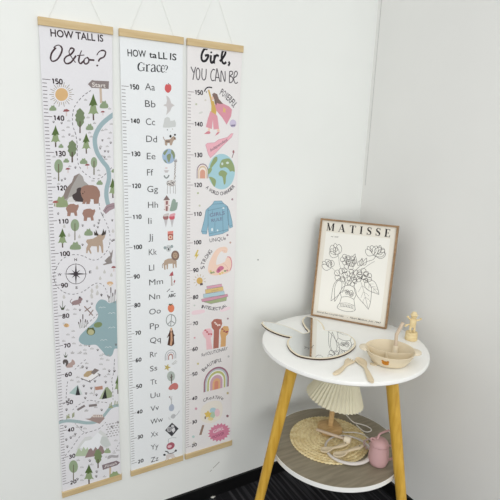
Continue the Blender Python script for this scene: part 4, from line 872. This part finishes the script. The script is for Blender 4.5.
m = MB(); ball(m, fp(.002,0,.0868), .0104, 1, .95, .95); hd = m.build('head', fw_m, fig)
m = MB(); ball(m, fp(.0015,-.0098,.0868), .0019, n=8); m.build('nose', fw_m, hd)
for sg in (-1,1):
    m = MB(); ball(m, fp(.002+sg*.0035,-.0092,.0893), .0011, n=8); m.build('eye', MATS['dark_hole'], hd, label='dark painted eye')
hat_m = mat('hat_beech', (230,212,168), .55, .25, vary=.08)
m = MB(); m.lathe([(.004,.0906),(.0126,.0906),(.0132,.0918),(.0122,.0932),(.0092,.0940),(.0088,.0985),(.0072,.1018),(.0030,.1032)], fp(.002,0,0), 28); m.build('hat', hat_m, fig)
for sg, P in ((-1, [(-.0085,0,.0745),(-.0135,-.001,.0775),(-.0185,-.001,.0835)]), (1, [(.0105,0,.0725),(.0175,-.001,.0725),(.0250,-.001,.0765)])):
    m = MB(); m.tube([fp(*p) for p in P], [.0038,.0034,.0030], 12); ar = m.build('arm', fw_m, fig); m = MB(); ball(m, fp(P[-1][0]+sg*.001, P[-1][1], P[-1][2]+.001), .0042, 1, .8, .9, 10); m.build('hand', fw_m, ar)
for sg in (-1,1):
    m = MB(); m.tube([fp(sg*.0055,0,.0500),fp(sg*.0076,-.003,.0400),fp(sg*.0058,-.001,.0290)], [.0048,.0042,.0038], 12); lg = m.build('leg', fw_m, fig); m = MB(); ball(m, fp(sg*.006,-.0035,.0315), .0042, .9, 1.5, .65, 10); m.build('foot', fw_m, lg)
m = MB(); m.tube([fp(-.007,.002,.0535),fp(-.014,.001,.0560),fp(-.0190,.001,.0520)], [.0026,.0022,.0020], 10); ball(m, fp(-.0205,.001,.0525), .0050, 1, .7, .9, 10); ball(m, fp(-.024,.001,.0490), .0036, 1.2, .7, .7, 10); m.build('tail', fw_m, fig)

# ------------------------------------------------------------------ lower shelf: woven mat
MC = Vector((-.3465,-.3185,H2)); straw_m = mat('woven_straw', (240,226,182), .7, .2, c2=(212,190,138), scale=60, bump=.2)
m = MB(); RM = .1455; nr = 11
for k in range(nr):
    r0 = .004+(RM-.006)*(k+.5)/nr; hw = (RM-.006)/nr*.49; nseg = max(24, int(r0*2*math.pi/.0021)); R = []
    lobes = max(6, int(r0*2*math.pi/.0125))
    for i in range(nseg):
        t = 2*math.pi*i/nseg; q = math.sin(lobes*t); q2 = math.cos(lobes*t)
        c, s = math.cos(t), math.sin(t); ring = []
        for j in range(10):
            g = 2*math.pi*j/10; sw = 1+.55*math.sin(lobes*t+ (2.4 if math.cos(g) > 0 else 0))
            rr = r0+hw*math.cos(g)*(.92+.16*q2); zz = .0035+.0029*math.sin(g)*sw
            ring.append(MC+Vector((rr*c, rr*s, max(zz, .0002))))
        R.append(ring)
    m.loft(R, None, False, True)
m.lathe([(.002,.0002),(RM-.008,.0002),(RM-.008,.004),(.002,.004)], MC, 64)
o = m.build('woven_placemat', straw_m, None, loc=MC); tag(o, 'round braided straw placemat on the grey lower shelf', 'placemat')
ZM = H2+.0078

# ------------------------------------------------------------------ table lamp
lb = Vector((-.3160,-.2830,ZM)); lampw = mat('lamp_wood', (204,172,122), .5, .3, c2=(182,148,100), scale=12, stretch=(2,7,7))
lamp = thing('table_lamp', lb, 'small table lamp with pleated cream shade on a wooden block base', 'lamp')
def sq(rx, ry, z, rot=.52, p=4.0, n=40):
    R = []
    for i in range(n):
        t = 2*math.pi*i/n; c, s = math.cos(t), math.sin(t); x = rx*math.copysign(abs(c)**(2/p), c); y = ry*math.copysign(abs(s)**(2/p), s)
        R.append(lb+Vector((x*math.cos(rot)-y*math.sin(rot), x*math.sin(rot)+y*math.cos(rot), z)))
    return R
m = MB(); m.loft([sq(.036,.036,.0005,-.24),sq(.0395,.0395,.002,-.24),sq(.040,.040,.010,-.24),sq(.0382,.0382,.0215,-.24),sq(.036,.036,.0235,-.24),sq(.02,.02,.0240,-.24)]); m.build('base', lampw, lamp, angle=50)
tl = Vector((right.x, right.y, 0))*.105   # the lamp leans a little to the right
tl = right*.06
lax = (Vector((0,0,1))+tl).normalized()
m = MB(); m.tube([lb+lax*.0225, lb+lax*.14, lb+lax*.232], .0098, 20); m.build('stem', lampw, lamp)
m = MB(); m.tube([lb+lax*.228, lb+lax*.262], [.013,.013], 20); m.build('bulb_socket', white, lamp)
m = MB(); m.lathe([(.010,.258),(.014,.262),(.021,.275),(.023,.288),(.019,.302),(.009,.312),(.002,.314)], lb+tl*.27, 24); m.build('bulb', mat('bulb_glass',(240,240,235),.2,.5), lamp)
shm = mat('pleated_shade_cloth', (230,225,199), .8, .1, vary=.03, scale=60)
b_ = shm.node_tree.nodes['Principled BSDF']; b_.inputs['Transmission Weight'].default_value = 0
m = MB(); n = 84; prof = [(.1055,.150),(.0965,.168),(.087,.188),(.0765,.208),(.066,.228),(.0565,.248),(.047,.268),(.0445,.277)]
X3 = right*1.0; ax2 = (Vector((0,0,1))+right*.20).normalized(); sb = lb+lax*.150-ax2*.150+Vector((0,0,-.014)); X3 = (X3-ax2*X3.dot(ax2)).normalized(); Y3 = ax2.cross(X3)
rings = []
for side in (0, 1):
    pr = prof if side == 0 else prof[::-1]
    for r0, z in pr:
        ring = []
        for j in range(n):
            t = 2*math.pi*j/n; rr = r0*(1+(.030 if j % 2 else -.030))-side*.0012
            ring.append(sb+ax2*z+X3*rr*math.cos(t)+Y3*rr*math.sin(t))
        rings.append(ring)
m.loft(rings, None, False, True); m.build('lamp_shade', shm, lamp, smooth=False)
m = MB(); hz = .262
for k in range(3):
    t = 2*math.pi*k/3; m.tube([lb+lax*.256+X3*.010*math.cos(t)+Y3*.010*math.sin(t), sb+ax2*hz+X3*.049*math.cos(t)+Y3*.049*math.sin(t)], .0012, 6)
m.build('shade_holder', screw, lamp)
zc = ZM+.0025; S = H2+.0034
P = [on_z(344,412,ZM+.003), on_z(349,418,ZM+.003), on_z(354,422.4,ZM+.003), on_z(361.5,424.4,ZM+.002), on_z(367,426.3,S+.002), on_z(371,429,S), on_z(370.8,431.0,S), on_z(367,432.0,S+.001), on_z(362.5,430.4,S+.004), on_z(358.6,427.0,ZM+.0035), on_z(356.4,424.8,ZM+.0045)]
P2 = [lb+right*.0375+Vector((0,0,.006)), on_z(343.5,432.0,ZM+.003), on_z(349,432.3,ZM+.003), on_z(355,432.5,ZM+.003), on_z(362.5,434.2,ZM+.003), on_z(367.5,437.6,ZM+.002), on_z(371,440.6,S+.003)]
cordw = mat('lamp_cord_white', (232,228,220), .5, .3)
m = MB(); m.tube(cat(P, 6), .0021, 8); m.build('power_cord', cordw, lamp); m = MB(); m.tube(cat(P2, 6), .0021, 8); m.build('switch_cord', cordw, lamp)

# ------------------------------------------------------------------ ring, straw and spoons on the mat
lil = mat('lilac_silicone', (216,210,204), .4, .35, vary=.03, scale=30, sub=.15)
rc = Vector((-.3345,-.4080,ZM+.0012)); rr_ = .0780
m = MB(); R = [rc+Vector((rr_*math.cos(t), rr_*math.sin(t), .0050)) for t in [2*math.pi*i/72 for i in range(72)]]
rad = [.0052-.0020*math.cos(2*math.pi*i/72-math.radians(85)) for i in range(72)]
ring = thing('silicone_ring', rc, 'pale lilac silicone ring lying on the straw placemat edge', 'ring')
m.tube(R, rad, 12, closed=True, flat=.75); m.build('ring_tube', lil, ring)
m = MB(); pinks = mat('dusty_pink_strap', (206,178,176), .55, .25)
m.tube(cat([on_z(364.6,447,ZM+.006),on_z(364,442.5,ZM+.010),on_z(366,440,ZM+.011),on_z(369.6,438.8,ZM+.009),on_z(371.4,441.4,ZM+.006),on_z(368.6,444.6,ZM+.007),on_z(366,449,ZM+.007)], 6), .0030, 10, flat=.6); m.build('pink_strap', pinks, ring, label='dusty pink loop strap')
zs_ = ZM+.0150
zq = zs_+.010; a = on_z(316.4,429.6,zq); b2 = on_z(345,438.8,zq); c2_ = on_z(350.6,440.2,zq)
st = thing('silicone_straw', (a+b2)/2, 'beige straw lying across the placemat in front of the lamp base', 'straw')
d_ = (b2-a).normalized(); a.z += .0005
m = MB(); m.tube([a, a+d_*.001, a.lerp(b2,.5), b2, c2_], [.0045,.0052,.0052,.0052,.0052], 14); m.build('straw_tube', gray_sil, st)
m = MB(); m.tube([b2-d_*.002, b2-d_*.001, b2+d_*.018, b2+d_*.020], [.0105,.0118,.0118,.0105], 18); m.build('sleeve', sil2, st)
q = lambda x, y: on_z(x, y, zs_)
zr = ZM+.0105
cutlery('baby_spoon', 'beige baby spoon on the placemat, nearer the lamp base, bowl at left', 'spoon', [q(347.6,442.6),q(345,444.2),q(339,446.2),q(333,447.8),q(328.6,448.8),q(324,449.6),q(320.6,449.4)], [.006,.0094,.0076,.0062,.0125,.0162,.0085], .0075, zr, ctl, bowl_at=(.58,1), hole=.14, group='beige spoons on the placemat')
cutlery('baby_spoon', 'beige baby spoon on the placemat, nearer the front edge, beside the pink cup', 'spoon', [q(362.4,445.4),q(359,447.2),q(353,449),q(347.4,451),q(342.6,453.4),q(337,454.4),q(333.4,453.6)], [.006,.0096,.0078,.0062,.0125,.0162,.0085], .0075, zr, ctl, bowl_at=(.58,1), hole=.16, group='beige spoons on the placemat')

# ------------------------------------------------------------------ pink cup
pc = on_z(378.0, 464.4, H2); pc = pc+back*.004
pink = mat('dusty_pink_silicone', (200,162,162), .55, .25, vary=.03, scale=40)
cup = thing('straw_cup', pc, 'dusty pink lidded straw cup beside the right table leg', 'cup')
m = MB(); m.lathe([(.016,.0004),(.0235,.0004),(.0285,.004),(.0325,.015),(.0338,.028),(.0332,.044),(.0316,.060),(.0298,.0735),(.012,.0740)], pc, 48); m.build('cup_body', pink, cup)
m = MB(); m.lathe([(.012,.0742),(.0292,.0742),(.0300,.0752),(.0290,.0800),(.0262,.0860),(.0215,.0915),(.0140,.0955),(.006,.0970),(.002,.0972)], pc, 48); m.build('lid', pink, cup)
tp = pc+Vector((0,0,.096)); e1 = like(377.6,439.4,tp); e2 = like(379.4,434.4,tp); e3 = like(384.4,431.8,tp); e4 = like(389.4,430.2,tp)
m = MB(); m.tube(cat([e1, e2, e3, e4], 6), .0034, 12); m.build('straw_spout', pink, cup)
hx = right; hb = pc
m = MB(); m.tube(cat([hb+hx*.028+Vector((0,0,.070)), hb+hx*.046+Vector((0,0,.068)), hb+hx*.055+Vector((0,0,.050)), hb+hx*.050+Vector((0,0,.026)), hb+hx*.031+Vector((0,0,.014))], 6), .0046, 12, flat=.7); m.build('handle', pink, cup)
m = MB(); m.tube(cat([hb-hx*.024+Vector((0,0,.086)), hb-hx*.031+Vector((0,0,.090)), hb-hx*.029+Vector((0,0,.098)), hb-hx*.016+Vector((0,0,.0935))], 6), .0022, 10); m.build('lid_loop', pink, cup)

# ------------------------------------------------------------------ light: ceiling lamps of the office and an added front fill
def area(name, loc, aim, sx, sy, e, col):
    l = bpy.data.lights.new(name, 'AREA'); l.shape = 'RECTANGLE'; l.size = sx; l.size_y = sy; l.energy = e; l.color = col
    o = bpy.data.objects.new(name, l); C.objects.link(o); o.location = loc
    o.rotation_euler = (Vector(aim)-Vector(loc)).to_track_quat('-Z','Y').to_euler(); return o
area('ceiling_panel_light', (-1.9,-1.6,2.7), (-1.9,-1.6,0), 1.2, .6, 9, (1,.985,.955))
area('ceiling_panel_light', (-.9,-2.9,2.7), (-.9,-2.9,0), 1.2, .6, 15, (1,.985,.955))
area('front_fill_light', (-2.0,-4.2,1.25), (-.4,0,.8), 2.2, 1.6, 56, (.98,.99,1))  # added fill, no known window here; brightens the walls near the corner
w = bpy.data.worlds.new('world'); bpy.context.scene.world = w; w.use_nodes = True
bg_ = w.node_tree.nodes['Background']; bg_.inputs[0].default_value = (.985,.99,1,1); bg_.inputs[1].default_value = .77
sc = bpy.context.scene
sc.view_settings.view_transform = 'Standard'; sc.view_settings.look = 'None'; sc.view_settings.gamma = 1; sc.view_settings.exposure = 0; sc.view_settings.use_curve_mapping = False
